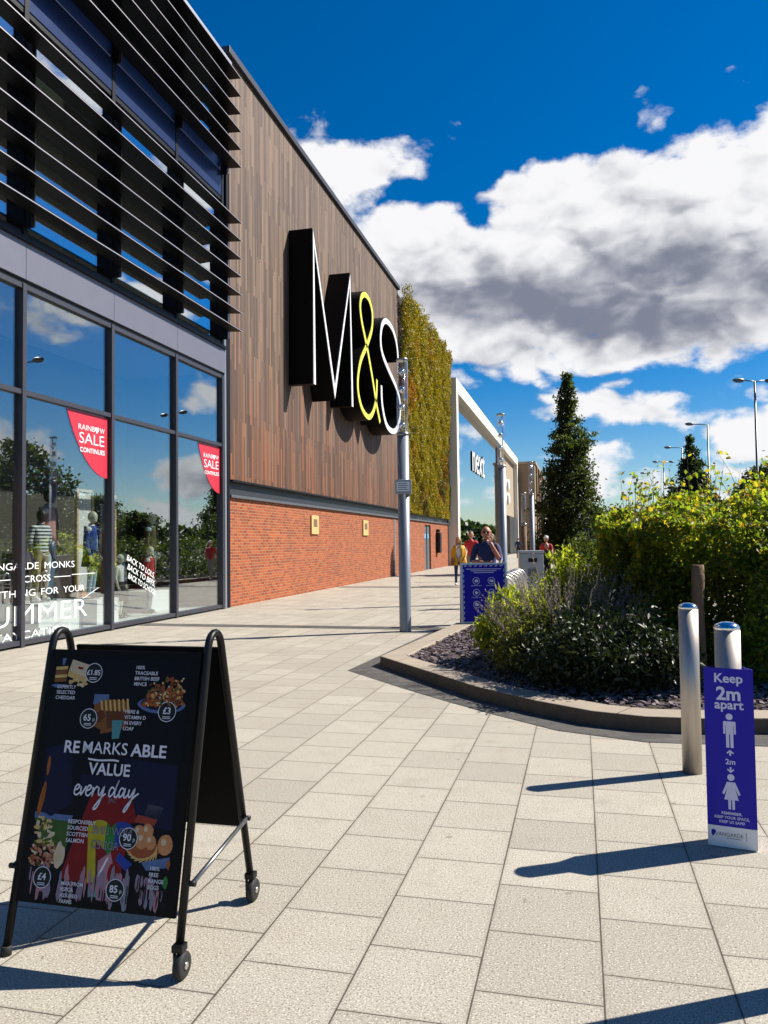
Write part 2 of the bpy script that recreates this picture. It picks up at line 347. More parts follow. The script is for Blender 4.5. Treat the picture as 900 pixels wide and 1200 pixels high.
# ---------------------------------------------------------------- mesh builder and object helpers
ORG = {}
class MB:
    def __init__(s): s.v = []; s.f = []; s.mi = []; s.sm = []; s.m = 0
    def quad_box(s, c8):
        o = len(s.v); s.v += [tuple(p) for p in c8]
        for f in ((0,3,2,1),(4,5,6,7),(0,1,5,4),(1,2,6,5),(2,3,7,6),(3,0,4,7)):
            s.f.append(tuple(o+i for i in f)); s.mi.append(s.m); s.sm.append(False)
        return s
    def box(s, x0, x1, y0, y1, z0, z1):
        return s.quad_box([(x0,y0,z0),(x1,y0,z0),(x1,y1,z0),(x0,y1,z0),(x0,y0,z1),(x1,y0,z1),(x1,y1,z1),(x0,y1,z1)])
    def ring_loft(s, rings, cap=True, smooth=True, closed=True):
        o = len(s.v); n = len(rings[0])
        for r_ in rings: s.v += [tuple(p) for p in r_]
        for i in range(len(rings)-1):
            for k in range(n if closed else n-1):
                a = o+i*n+k; b = o+i*n+(k+1) % n
                s.f.append((a, b, b+n, a+n)); s.mi.append(s.m); s.sm.append(smooth)
        if cap:
            s.f.append(tuple(o+k for k in reversed(range(n)))); s.mi.append(s.m); s.sm.append(False)
            s.f.append(tuple(o+(len(rings)-1)*n+k for k in range(n))); s.mi.append(s.m); s.sm.append(False)
        return s
    def tube(s, pts, rad, n=10, cap=True):
        pts = [Vector(p) for p in pts]; N = len(pts)
        rads = rad if isinstance(rad, (list, tuple)) else [rad]*N
        rings = []; prev = None
        for i, p in enumerate(pts):
            t = (pts[min(i+1, N-1)]-pts[max(i-1, 0)]).normalized()
            if prev is None:
                a = t.cross(Vector((0, 0, 1)) if abs(t.z) < .9 else Vector((1, 0, 0))).normalized()
            else: a = (prev - t*prev.dot(t)).normalized()
            prev = a; b = t.cross(a)
            rings.append([p + (a*math.cos(2*math.pi*k/n)+b*math.sin(2*math.pi*k/n))*rads[i] for k in range(n)])
        return s.ring_loft(rings, cap)
    def lathe(s, c, prof, n=20):      # prof: (radius, z)
        rings = [[(c[0]+r_*math.cos(2*math.pi*k/n), c[1]+r_*math.sin(2*math.pi*k/n), c[2]+z) for k in range(n)] for r_, z in prof]
        return s.ring_loft(rings)
    def prism(s, poly, d, fn):         # poly 2D (ccw), extruded from 0 to d, fn maps (u,v,w) to a point
        n = len(poly); o = len(s.v)
        s.v += [tuple(fn(u, v, 0)) for u, v in poly] + [tuple(fn(u, v, d)) for u, v in poly]
        s.f.append(tuple(o+k for k in reversed(range(n)))); s.f.append(tuple(o+n+k for k in range(n)))
        for k in range(n): s.f.append((o+k, o+(k+1) % n, o+n+(k+1) % n, o+n+k))
        s.mi += [s.m]*(n+2); s.sm += [False]*(n+2)
        return s
    def ell(s, c, r3, nu=16, nv=10, rot=None):
        o = len(s.v)
        for i in range(nv+1):
            th = math.pi*i/nv
            for k in range(nu):
                ph = 2*math.pi*k/nu
                p = Vector((r3[0]*math.sin(th)*math.cos(ph), r3[1]*math.sin(th)*math.sin(ph), r3[2]*math.cos(th)))
                if rot is not None: p = rot @ p
                s.v.append((c[0]+p.x, c[1]+p.y, c[2]+p.z))
        for i in range(nv):
            for k in range(nu):
                a = o+i*nu+k; b = o+i*nu+(k+1) % nu
                s.f.append((a, a+nu, b+nu, b)); s.mi.append(s.m); s.sm.append(True)
        return s
    def add(s, verts, faces, fn=None, smooth=False):
        o = len(s.v); s.v += [tuple(fn(*p)) if fn else tuple(p) for p in verts]
        for f in faces: s.f.append(tuple(o+i for i in f)); s.mi.append(s.m); s.sm.append(smooth)
        return s
    def build(s, name, mats, parent=None, loc=None, rot=None, bevel=0., world=True):
        """loc: origin of a top-level mesh; with a parent the vertices are taken relative to the thing's base"""
        org = ORG[parent.name] if (parent is not None and world) else (Vector(loc) if loc is not None and world else Vector((0, 0, 0)))
        me = bpy.data.meshes.new(name)
        me.from_pydata([(x-org.x, y-org.y, z-org.z) for x, y, z in s.v], [], s.f)
        for m in (mats if isinstance(mats, (list, tuple)) else [mats]): me.materials.append(MATS[m])
        me.polygons.foreach_set('material_index', s.mi); me.polygons.foreach_set('use_smooth', s.sm)
        me.update()
        o = bpy.data.objects.new(name, me); COL.objects.link(o)
        if parent is not None: o.parent = parent; ORG[o.name] = ORG[parent.name] if world else Vector((0, 0, 0))
        else: ORG[o.name] = org
        if loc is not None: o.location = loc if (parent is None or not world) else (0, 0, 0)
        if rot is not None: o.rotation_euler = rot
        if bevel:
            b = o.modifiers.new('bevel', 'BEVEL'); b.width = bevel; b.segments = 2; b.limit_method = 'ANGLE'; b.angle_limit = R(50)
        return o
def tag(o, label=None, cat=None, group=None, kind=None):
    for k, v in (('label', label), ('category', cat), ('group', group), ('kind', kind)):
        if v: o[k] = v
    return o
def thing(name, label, cat, loc=(0, 0, 0), rotz=0., group=None):
    o = bpy.data.objects.new(name, None); COL.objects.link(o)
    o.location = loc; o.rotation_euler = (0, 0, rotz); o.empty_display_size = .2
    ORG[o.name] = Vector(loc)
    return tag(o, label, cat, group)
def copy_tree(o, parent=None):
    c = o.copy(); COL.objects.link(c)
    if parent is not None: c.parent = parent
    for ch in list(o.children): copy_tree(ch, c)
    return c
def box(name, m, b6, parent=None, bevel=0.): return MB().box(*b6).build(name, m, parent, bevel=bevel)

# text -> flat mesh
def text_geo(s, size, align='CENTER', bold=0., spacing=1., extrude=0.):
    cu = bpy.data.curves.new('lettering', 'FONT'); cu.body = s; cu.size = size; cu.align_x = align; cu.offset = bold
    cu.space_character = spacing; cu.resolution_u = 3; cu.extrude = extrude
    o = bpy.data.objects.new('lettering', cu); COL.objects.link(o)
    dg = bpy.context.evaluated_depsgraph_get(); dg.update()
    me = bpy.data.meshes.new_from_object(o.evaluated_get(dg))
    v = [tuple(p.co) for p in me.vertices]; f = [tuple(p.vertices) for p in me.polygons]
    bpy.data.objects.remove(o); bpy.data.curves.remove(cu); bpy.data.meshes.remove(me)
    return v, f
def put_text(mb, s, u, v, size, fn, align='CENTER', bold=0., rot=0., sx=1., spacing=1., mirror=False, width=None, w=0.):
    V, F = text_geo(s, size, align, bold*size, spacing)
    if not V: return
    if width:
        xs = [p[0] for p in V]; sx = width/(max(xs)-min(xs))
    c, sn = math.cos(rot), math.sin(rot)
    if mirror: sx = -sx; F = [tuple(reversed(f)) for f in F]
    mb.add([(u+(p[0]*sx)*c-p[1]*sn, v+(p[0]*sx)*sn+p[1]*c, w) for p in V], F, fn)
def stroke(mb, pts, wd, fn, d=0., w0=0., closed=False, smooth=False):
    """ribbon of width wd along 2D points, extruded from w0 by d"""
    P = [Vector((p[0], p[1])) for p in pts]; N = len(P); L = []; Rr = []
    for i in range(N):
        if closed: a, b = P[i-1], P[(i+1) % N]; t1 = (P[i]-a).normalized(); t2 = (b-P[i]).normalized()
        else:
            t1 = (P[i]-P[i-1]).normalized() if i else (P[1]-P[0]).normalized()
            t2 = (P[i+1]-P[i]).normalized() if i < N-1 else t1
        n1 = Vector((-t1.y, t1.x)); n2 = Vector((-t2.y, t2.x)); nn = (n1+n2)
        nn = nn.normalized() if nn.length > 1e-6 else n1
        k = min(1/max(nn.dot(n1), .3), 2.2)
        L.append(P[i]+nn*(wd*.5*k)); Rr.append(P[i]-nn*(wd*.5*k))
    o = len(mb.v)
    rows = []
    for i in range(N):
        a = len(mb.v)
        mb.v.append(tuple(fn(L[i].x, L[i].y, w0+d))); mb.v.append(tuple(fn(Rr[i].x, Rr[i].y, w0+d)))
        if d: mb.v.append(tuple(fn(L[i].x, L[i].y, w0))); mb.v.append(tuple(fn(Rr[i].x, Rr[i].y, w0)))
        rows.append(a)
    def face(*q): mb.f.append(q); mb.mi.append(mb.m); mb.sm.append(False)
    for i in range(N if closed else N-1):
        a, b = rows[i], rows[(i+1) % N]
        face(a, a+1, b+1, b)
        if d: face(a+2, b+2, b+3, a+3); face(a, b, b+2, a+2); face(a+1, a+3, b+3, b+1)
    if d and not closed:
        a, b = rows[0], rows[-1]; face(a, a+2, a+3, a+1); face(b, b+1, b+3, b+2)
def spline(pts, n=6):
    out = []; P = [Vector(p) for p in pts]
    for i in range(len(P)-1):
        p0 = P[max(i-1, 0)]; p1 = P[i]; p2 = P[i+1]; p3 = P[min(i+2, len(P)-1)]
        for k in range(n):
            t = k/n
            out.append(.5*((2*p1)+(p2-p0)*t+(2*p0-5*p1+4*p2-p3)*t*t+(3*p1-p0-3*p2+p3)*t**3))
    out.append(P[-1]); return out
def circle(cx, cy, r_, n=28, ry=None): return [(cx+r_*math.cos(2*math.pi*k/n), cy+(ry or r_)*math.sin(2*math.pi*k/n)) for k in range(n)]
def blob_poly(cx, cy, rx, ry, n=14, jit=.2, rot=0.):
    pts = []
    for k in range(n):
        a = 2*math.pi*k/n; q = 1+random.uniform(-jit, jit); x = rx*q*math.cos(a); y = ry*q*math.sin(a)
        pts.append((cx+x*math.cos(rot)-y*math.sin(rot), cy+x*math.sin(rot)+y*math.cos(rot)))
    return pts

# leaves
def leaf_mesh(name, P, size, m, parent=None, loc=(0, 0, 0), aspect=.5, up=.3, rnd=None, axis=None, stuff=False, droop=0.):
    P = np.asarray(P, float)-np.asarray(loc if parent is None else tuple(ORG[parent.name]), float); n = len(P)
    a = RNG.normal(size=(n, 3))
    if axis is not None: a = a*.45+np.asarray(axis)
    a[:, 2] -= droop; a /= np.linalg.norm(a, axis=1)[:, None]
    nn = RNG.normal(size=(n, 3)); nn[:, 2] += up*3; nn -= a*(nn*a).sum(1)[:, None]; nn /= np.linalg.norm(nn, axis=1)[:, None]+1e-9
    b = np.cross(nn, a)
    L = (size*RNG.uniform(.65, 1.3, n))[:, None]
    v = np.empty((n, 4, 3)); v[:, 0] = P-a*L*.5; v[:, 2] = P+a*L*.5
    mid = P-a*L*.06+nn*L*.10
    v[:, 1] = mid+b*L*aspect*.5; v[:, 3] = mid-b*L*aspect*.5
    v = v.reshape(-1, 3)
    base = (np.arange(n)*4)[:, None]
    tri = (base+np.array([[0, 2, 1, 0, 3, 2]])).reshape(-1)
    me = bpy.data.meshes.new(name)
    me.vertices.add(n*4); me.vertices.foreach_set('co', v.astype(np.float32).ravel())
    me.loops.add(n*6); me.loops.foreach_set('vertex_index', tri.astype(np.int32))
    me.polygons.add(n*2); me.polygons.foreach_set('loop_start', np.arange(n*2, dtype=np.int32)*3)
    me.update(calc_edges=True)
    at = me.attributes.new('rnd', 'FLOAT', 'FACE')
    q = RNG.uniform(0, 1, n) if rnd is None else rnd
    at.data.foreach_set('value', np.repeat(q, 2).astype(np.float32))
    me.materials.append(MATS[m])
    o = bpy.data.objects.new(name, me); COL.objects.link(o)
    if parent is not None: o.parent = parent; ORG[o.name] = ORG[parent.name]
    else: o.location = loc; ORG[o.name] = Vector(loc)
    return o
def clumps(C, per, rad):
    C = np.asarray(C, float); n = len(C)
    r_ = np.repeat(np.broadcast_to(np.asarray(rad, float), (n,)), per)[:, None]
    return np.repeat(C, per, 0)+RNG.normal(size=(n*per, 3))*r_*np.array([.6, .6, .5])
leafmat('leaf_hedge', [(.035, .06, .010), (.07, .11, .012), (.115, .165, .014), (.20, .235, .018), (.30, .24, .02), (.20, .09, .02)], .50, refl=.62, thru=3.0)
leafmat('leaf_bright', [(.08, .12, .010), (.17, .22, .012), (.28, .32, .016), (.42, .42, .03)], .5, refl=.8, thru=2.4)
leafmat('leaf_sage', [(.06, .075, .022), (.11, .125, .03), (.19, .20, .04), (.26, .25, .08)], .42)
leafmat('leaf_purple', [(.15, .12, .22), (.22, .18, .28), (.30, .27, .32), (.20, .17, .15)], .25)
leafmat('leaf_dark', [(.018, .035, .008), (.03, .055, .010), (.045, .075, .013), (.07, .10, .02)], .28)
leafmat('leaf_mid', [(.03, .05, .012), (.05, .08, .015), (.07, .10, .02), (.10, .12, .025)], .32)
leafmat('leaf_shade_dark', [(.012, .022, .006), (.02, .035, .008), (.03, .05, .01), (.05, .07, .014)], .12)  # low shrubs: leaf tones darkened to paint in shade from taller plants
leafmat('leaf_wall', [(.14, .125, .008), (.25, .21, .010), (.37, .285, .012), (.48, .36, .018)], .35,
        refl=1., thru=1.2, patch=[((.40, .17, .015), .26, .52, .66), ((.06, .085, .010), .21, .55, .67)])

# ================================================================ SETTING
def struct(o, kind='structure'): return tag(o, kind=kind)
def sheet(name, m, poly, z, thick=0.0):
    mb = MB(); mb.v = [(x, y, z) for x, y in poly]; mb.f = [tuple(range(len(poly)))]; mb.mi = [0]; mb.sm = [False]
    return struct(mb.build(name, m))
sheet('ground', 'asphalt', [(-1500, -1500), (1500, -1500), (1500, 1500), (-1500, 1500)], -.12)
sheet('paving', 'granite_slabs', [(-9.0, -12), (5.0, -12), (5.0, 190), (-9.0, 190)], 0.0)
pk = MB(); pk.box(5.0, 5.15, -12, 190, -.2, .004); struct(pk.build('kerb', 'granite_kerb', loc=(5.07, 10, 0)))
bandp = [(-2.70, 8.98), (-1.78, 7.95), (-1.27, 7.42), (-.80, 6.95), (-.2, 6.42), (.45, 6.18), (1.4, 6.24), (4.9, 6.5), (4.9, 8.6), (-1.7, 10), (-1.9, 13.35), (-2.44, 13.35)]
sheet('paving_band', 'dark_setts', bandp, .004)
sheet('paving_strip', 'dark_setts', [(-8.15, 13.36), (-1.0, 13.36), (-1.0, 13.78), (-8.15, 13.78)], .004)
sheet('paving_strip', 'dark_setts', [(-8.15, 26.0), (-1.0, 26.0), (-1.0, 26.5), (-8.15, 26.5)], .004)

def inset(poly, d):
    P = [Vector(p) for p in poly]; out = []
    for i in range(len(P)):
        t1 = (P[i]-P[i-1]).normalized(); t2 = (P[(i+1) % len(P)]-P[i]).normalized()
        n1 = Vector((-t1.y, t1.x)); n2 = Vector((-t2.y, t2.x)); nn = (n1+n2).normalized()
        out.append(tuple(P[i]+nn*(d/max(nn.dot(n1), .35))))
    return out
def planter(poly, zt, soil_z, wd=.3):
    inner = inset(poly, wd); n = len(poly); mb = MB()
    o = 0
    mb.v = [(x, y, 0) for x, y in poly]+[(x, y, zt) for x, y in poly]+[(x, y, zt) for x, y in inner]+[(x, y, 0) for x, y in inner]
    for k in range(n):
        j = (k+1) % n
        for a, b in ((0, n), (n, 2*n), (2*n, 3*n)):
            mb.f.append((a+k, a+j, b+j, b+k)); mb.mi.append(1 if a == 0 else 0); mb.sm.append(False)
    struct(mb.build('kerb', ['granite_kerb', 'kerb_face_shaded'], loc=(poly[0][0], poly[0][1], 0), bevel=.012))
    sheet('planter_soil', 'soil', inner, soil_z)
    return inner
PLANT1 = [(-2.40, 9.36), (-1.0, 7.56), (-.40, 6.98), (.06, 6.64), (.46, 6.51), (.9, 6.52), (1.4, 6.62), (4.6, 6.9), (4.7, 13.5), (-2.09, 13.45)]
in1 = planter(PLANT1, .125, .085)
PLANT2 = [(-.95, 23.0), (4.5, 23.0), (4.5, 62), (-.95, 62)]
in2 = planter(PLANT2, .14, .085)

def inside(x, y, poly):
    c = False; n = len(poly); j = n-1
    for i in range(n):
        if (poly[i][1] > y) != (poly[j][1] > y) and x < (poly[j][0]-poly[i][0])*(y-poly[i][1])/(poly[j][1]-poly[i][1])+poly[i][0]: c = not c
        j = i
    return c
sl = MB(); cnt = 0
while cnt < 5200:
    x, y = random.uniform(-2.2, 3.2), random.uniform(6.9, 13.2)
    if not inside(x, y, in1): continue
    if y > 10.6 and x > -1.2: continue
    cnt += 1
    s_ = random.uniform(.018, .042); a = random.uniform(0, 6.28); tx, ty = random.uniform(-.6, .6), random.uniform(-.6, .6)
    z0 = .085+random.uniform(0, .018); n = 5; pts = blob_poly(0, 0, s_, s_*.6, n, .3)
    o = len(sl.v); ca, sa = math.cos(a), math.sin(a)
    for dz in (0, .010):
        for u, v in pts: sl.v.append((x+u*ca-v*sa, y+u*sa+v*ca, z0+dz+u*tx*.7+v*ty*.7+.008))
    sl.f.append(tuple(o+n+k for k in range(n))); sl.mi.append(0); sl.sm.append(False)
    for k in range(n): sl.f.append((o+k, o+(k+1) % n, o+n+(k+1) % n, o+n+k)); sl.mi.append(0); sl.sm.append(False)
tag(sl.build('slate_chippings', 'slate', loc=(-1.5, 10, .085)), 'purple grey slate chippings spread over the planter bed', 'chippings', kind='stuff')

# ================================================================ GLAZED SHOPFRONT BUILDING
XG = -8.2
glz = thing('glass_shop_building', 'dark glazed shop building with black louvres above tall display windows', 'building', (-8.2, 11, 0))
MY = [3.2, 5.53, 7.86, 10.19, 12.53, 14.86, 17.06]            # mullion lines
sh = MB()
sh.box(-30, -12.4, 3.0, 17.35, 0, 13.1)                        # mass behind the rooms
sh.box(-12.4, -8.5, 3.0, 3.2, 0, 13.1)
sh.build('rear_block', 'interior_wall', glz)
fl = MB().box(-12.4, -8.32, 3.2, 17.2, 0.0, .07); fl.build('display_floor', 'interior_floor', glz)
MB().box(-12.4, -8.40, 3.2, 17.2, 5.62, 6.1).build('intermediate_floor', 'interior_ceiling', glz)
MB().box(-12.4, -8.25, 3.0, 17.35, 12.72, 13.1).build('roof_slab', 'interior_ceiling', glz)
MB().box(-12.4, -8.36, 17.12, 17.34, 0, 12.7).build('end_wall', 'black_cladding', glz)
MB().box(-10.85, -10.75, 3.2, 17.1, .07, 5.6).build('display_backdrop', 'interior_wall', glz)
cp = MB().box(-8.5, -8.02, 3.0, 17.36, 13.1, 13.32); cp.build('roof_coping', 'coping_metal', glz, bevel=.01)
MB().box(-8.5, -8.12, 3.0, 17.36, 12.5, 13.095).build('fascia_panel', 'black_metal', glz)
# lower display windows
def frame_bars(y0, y1, zs, parent, m='frame_grey', wd=.075, x0=XG-.10, x1=XG+.05):
    b = MB()
    for z in zs: b.box(x0, x1-.012, y0+wd/2, y1-wd/2, z-wd/2, z+wd/2)
    for y in (y0+.012, y1-.032): b.box(x0+.02, x1-.02, y, y+.02+wd*.3, zs[0]-wd/2, zs[-1]+wd/2)      # stiles tie the rails together
    return b
for i in range(len(MY)-1):
    y0, y1 = MY[i], MY[i+1]
    fr = frame_bars(y0, y1, [.075, 3.87, 5.50], glz)
    wf = fr.build('window_frame', 'frame_grey', glz)
    MB().box(XG-.035, XG-.022, y0+.03, y1-.03, .10, 3.84).build('pane', 'shop_glass', wf)
    MB().box(XG-.035, XG-.022, y0+.03, y1-.03, 3.90, 5.47).build('pane', 'shop_glass', wf)
for y in MY:
    mb = MB().box(XG-.12, XG+.055, y-.0425, y+.0425, 0.0, 5.54); mb.build('mullion', 'frame_grey', glz, bevel=.004)
MB().box(XG-.12, XG+.03, 17.11, 17.16, 0, 6.3).build('dark_reveal', 'black_metal', glz)
MB().box(XG-.16, XG+.04, 17.162, 17.26, 0, 7.0).build('corner_post', 'pole_metal', glz, bevel=.006)
sp = MB()
for i in range(len(MY)-1): sp.box(XG-.10, XG+.07, MY[i]+.004, MY[i+1]-.004 if i < 5 else 17.15, 5.60, 6.17)
sp.build('spandrel_panel', 'spandrel_grey', glz, bevel=.004)
MB().box(XG-.12, XG+.03, 3.0, 17.16, 5.535, 5.605).build('drip_bar', 'black_metal', glz)
MB().box(XG-.12, XG+.12, 3.0, 17.16, 6.17, 6.24).build('upper_sill', 'black_metal', glz)
# upper windows
for i in range(len(MY)-1):
    y0, y1 = MY[i], MY[i+1]
    b = frame_bars(y0, y1, [6.30, 9.80], glz, wd=.08)
    wf = b.build('upper_window_frame', 'black_metal', glz)
    MB().box(XG-.06, XG-.045, y0+.03, y1-.03, 6.30, 9.80).build('pane', 'upper_glass', wf)
    b = frame_bars(y0, y1, [10.82, 12.44], glz, wd=.08); wf = b.build('clerestory_frame', 'black_metal', glz)
    MB().box(XG-.06, XG-.045, y0+.03, y1-.03, 10.82, 12.44).build('pane', 'upper_glass', wf)
for y in MY: MB().box(XG-.13, XG+.06, y-.05, y+.05, 6.25, 12.48).build('upper_mullion', 'black_metal', glz)
MB().box(XG-.10, XG+.05, 3.0, 17.1, 9.86, 10.76).build('blue_spandrel', 'blue_panel', glz)
for y0, y1, z0, z1 in ((10.45, 11.35, 6.45, 9.2), (8.1, 8.9, 6.4, 9.0), (15.0, 16.1, 6.4, 8.6), (13.0, 13.4, 6.6, 7.6)):
    bl = MB().box(-8.36, -8.34, y0, y1, z0, z1); bl.build('window_blind', 'blind_cream', glz)
# louvres : blade and a front edge strip coloured pale as if sunlit
FINS = [6.62+.437*k for k in range(7)]+[10.60+.437*k for k in range(5)]
FINS.append(12.79)
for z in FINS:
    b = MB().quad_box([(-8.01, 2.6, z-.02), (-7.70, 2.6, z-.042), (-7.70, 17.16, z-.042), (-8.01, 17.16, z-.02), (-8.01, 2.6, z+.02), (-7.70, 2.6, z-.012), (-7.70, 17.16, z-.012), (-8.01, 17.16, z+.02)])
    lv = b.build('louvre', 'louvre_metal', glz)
    MB().box(-7.698, -7.690, 2.6, 17.165, z-.044, z-.030).build('blade_sun_edge', 'fin_sun_paint', lv)
for y in MY:
    for z0, z1 in ((6.4, 9.45), (10.4, 13.0)):
        mb = MB().box(-8.13, -8.02, y-.03, y+.03, z0, z1); pb = mb.build('louvre_post', 'black_metal', glz)
        MB().box(-8.066, -8.015, y+.034, y+.062, z0+.02, z1-.02).build('bracket', 'steel', pb)

# ================================================================ TIMBER AND BRICK STORE
tim = thing('timber_shop_building', 'shop building clad in brown vertical timber over red brick', 'building', (-8.2, 27, 0))
MB().box(-30, -8.45, 17.36, 50.6, 0, 13.5).build('building_core', 'black_cladding', tim)
MB().box(-8.44, -8.20, 17.55, 36.2, 3.10, 13.62).build('timber_cladding', 'timber_boards', tim)
MB().box(-8.9, -8.10, 17.40, 36.3, 13.62, 13.80).build('roof_coping', 'band_metal', tim, bevel=.01)
MB().box(-8.9, -8.60, 36.3, 50.6, 13.50, 13.60).build('rear_coping', 'band_metal', tim)
MB().box(-8.44, -8.21, 17.40, 17.545, 0, 13.62).build('corner_return', 'black_cladding', tim)
br = MB(); br.box(-8.44, -8.25, 17.55, 42.3, 0, 2.66); br.box(-8.44, -8.25, 44.1, 50.55, 0, 2.66); br.box(-8.44, -8.25, 42.3, 44.1, 2.5, 2.66)
br.build('brick_wall', 'red_brick', tim)
MB().box(-8.44, -8.28, 17.55, 50.55, 2.73, 3.05).build('steel_channel', 'band_metal', tim)
MB().box(-8.44, -8.17, 17.55, 50.55, 2.662, 2.728).build('brick_capping', 'lamp_grey', tim, bevel=.006)
MB().box(-8.44, -8.13, 17.55, 50.55, 3.045, 3.095).build('timber_sill', 'black_metal', tim)
MB().box(-8.44, -8.33, 42.3, 44.1, 0, 2.5).build('door', 'door_grey', tim)
d = tim.children[-1]
MB().box(-8.329, -8.30, 43.17, 43.23, 0.02, 2.48).build('door_seam', 'black_metal', d)
MB().box(-8.325, -8.31, 42.6, 42.95, 1.75, 2.0).build('door_notice', 'notice_blue', d)
MB().box(-8.325, -8.31, 43.4, 43.75, 1.75, 2.0).build('door_notice', 'notice_blue', d)
MB().box(-8.24, -8.235, 35.0, 35.25, 0, 2.6).build('downpipe', 'pole_metal', tim)
for (y0, y1), lb in (((23.5, 24.2), 'sand coloured metal wall plaque on the brickwork, nearer one'), ((29.6, 30.35), 'sand coloured metal wall plaque on the brickwork, farther one')):
    p = thing('wall_plaque', lb, 'plaque', (-8.22, (y0+y1)/2, 1.8), group='plaques on the brick wall')
    MB().box(-8.247, -8.20, y0, y1, 1.82, 2.42).build('backing_plate', 'plaque_sand', p, bevel=.01)
    MB().box(-8.199, -8.194, y0+.18, y1-.18, 2.06, 2.30).build('engraved_panel', 'post_timber', p)
wb = thing('wall_box', 'black service box mounted on brick wall beside grey door', 'wall box', (-8.1, 46, .9))
MB().box(-8.245, -8.0, 45.7, 46.3, .9, 2.1).build('casing', 'black_metal', wb, bevel=.03)
MB().box(-8.245, -8.06, 45.85, 46.15, 2.12, 2.3).build('top_lamp', 'black_metal', wb, bevel=.02)

# living wall
lw_ = thing('living_wall', 'living wall of yellow green and rust coloured plants above brickwork', 'green wall', (-8.2, 43.4, 3.1))
MB().box(-8.44, -8.22, 36.32, 50.5, 3.12, 13.45).build('planting_panel', 'soil', lw_)
n = 130000
Y = RNG.uniform(36.2, 50.6, n); Z = RNG.uniform(3.0, 14.0, n)
bul = .10+.16*np.sin(Y*1.9+np.sin(Z*1.3)*1.5)*np.sin(Z*1.7+1.1*np.cos(Y*.9))+.10*np.sin(Y*5.1+Z*3)*np.sin(Z*4.3-Y*2)
bul = np.clip(bul, 0, None)+.34*np.clip((Z-6)/8, 0, 1)
bul *= .35+.65*np.clip((50.3-Y)/1.5, 0, 1)
topz = 13.6+.18*np.sin(Y*2.3)+.14*np.sin(Y*6.1)
keep = Z < topz; Y, Z, bul = Y[keep], Z[keep], bul[keep]
X = -8.2+bul*RNG.uniform(.25, 1.15, len(Y))+.03
leaf_mesh('foliage', np.stack([X, Y, Z], 1), .105, 'leaf_wall', lw_, aspect=.5, up=.2, droop=.4)

# ================================================================ LETTERS ON THE TIMBER
sg = thing('letter_sign', 'giant black letters with white and yellow faces on timber wall', 'sign', (-8.2, 27, 6.1))
fx = lambda u, v, w_: (-8.19+w_, u, v)
Mp = [(21.66, 6.18), (21.66, 10.60), (23.62, 6.20), (25.42, 10.55), (25.60, 6.18)]
Mp = [(21.66, 6.18), (21.66, 10.55)]+[(23.62, 6.30), (25.44, 10.52), (25.60, 6.18)]
AMP = spline([(29.42, 6.2), (28.9, 6.81), (28.28, 7.78), (27.56, 8.75), (26.94, 9.44), (26.72, 9.95), (26.91, 10.36), (27.4, 10.6), (28.02, 10.56), (28.42, 10.19), (28.30, 9.55), (27.56, 8.75), (26.74, 8.04), (26.32, 7.31), (26.37, 6.76), (26.86, 6.3), (27.7, 6.14), (28.4, 6.45), (28.86, 7.07), (29.0, 7.79)], 5)
SS = spline([(32.72, 9.3), (32.62, 9.75), (32.3, 10.2), (31.58, 10.51), (30.56, 10.50), (29.89, 10.1), (29.66, 9.47), (29.98, 8.98), (31.01, 8.56), (32.26, 8.14), (32.95, 7.65), (32.94, 6.95), (32.33, 6.36), (31.44, 6.13), (30.43, 6.28), (29.8, 6.96), (29.70, 7.7)], 5)
for pts, wd, trim, depth in ((Mp, .21, 'white_trim', .74), (AMP, .22, 'yellow_trim', .74), (SS, .25, 'white_trim', .74)):
    mb = MB(); stroke(mb, pts, wd+.03, fx, depth, 0.0); lt = mb.build('letter', 'sign_black', sg)
    mb = MB(); stroke(mb, pts, wd-.03, fx, .02, depth+.001); mb.build('letter_face', trim, lt)

# ================================================================ CREAM PORTAL SHOP
por = thing('portal_shop_building', 'cream framed shop building with tall glass front beyond the living wall', 'building', (-7.6, 75, 0))
MB().box(-30, -8.62, 50.7, 102.4, 0, 11.9).build('building_core', 'interior_wall', por)
MB().box(-8.6, -7.6, 50.4, 51.2, 0, 12.25).build('portal_column', 'cream_wall', por)
MB().box(-8.6, -7.6, 51.203, 101.3, 11.35, 12.25).build('portal_beam', 'cream_wall', por)
MB().box(-8.6, -7.6, 101.303, 102.6, 0, 12.25).build('portal_column', 'cream_wall', por)
MB().box(-8.11, -7.88, 82.0, 83.6, 0, 11.345).build('portal_pier', 'beige_side', por)
gl = MB().box(-8.14, -8.12, 51.2, 82.0, .1, 11.34); gl.build('glass_front', 'far_glass', por)
for y in (55.6, 60.0, 64.4, 68.8, 73.2, 77.6): MB().box(-8.3, -8.145, y-.04, y+.04, 0, 11.34).build('glazing_bar', 'alu', por)
for z in (3.2, 7.2): MB().box(-8.295, -8.150, 51.2, 82.0, z-.03, z+.03).build('glazing_bar', 'alu', por)
MB().box(-8.5, -8.1, 83.6, 101.3, 4.6, 11.34).build('stone_panel', 'beige_side', por)
MB().box(-8.14, -8.12, 83.6, 101.3, .1, 4.6).build('shop_window', 'far_glass', por)
MB().box(-8.118, -7.98, 51.3, 57.0, 0, .12).build('plinth', 'steel_dark', por)
ns = thing('shop_sign', 'black lettered shop sign with white faces on tall glass front', 'sign', (-8.6, 61.5, 6.8))
V, F = text_geo('next', 3.28, 'LEFT', .03)
wdt = max(p[0] for p in V)
mb = MB(); mb.add([(61.0+p[0]*8.2/wdt, 7.15+p[1], 0) for p in V], F, lambda u, v, w_: (-8.036, u, v)); mb.build('letter_faces', 'white_trim', ns)
V2, F2 = text_geo('next', 3.28, 'LEFT', .03, 1., .036)
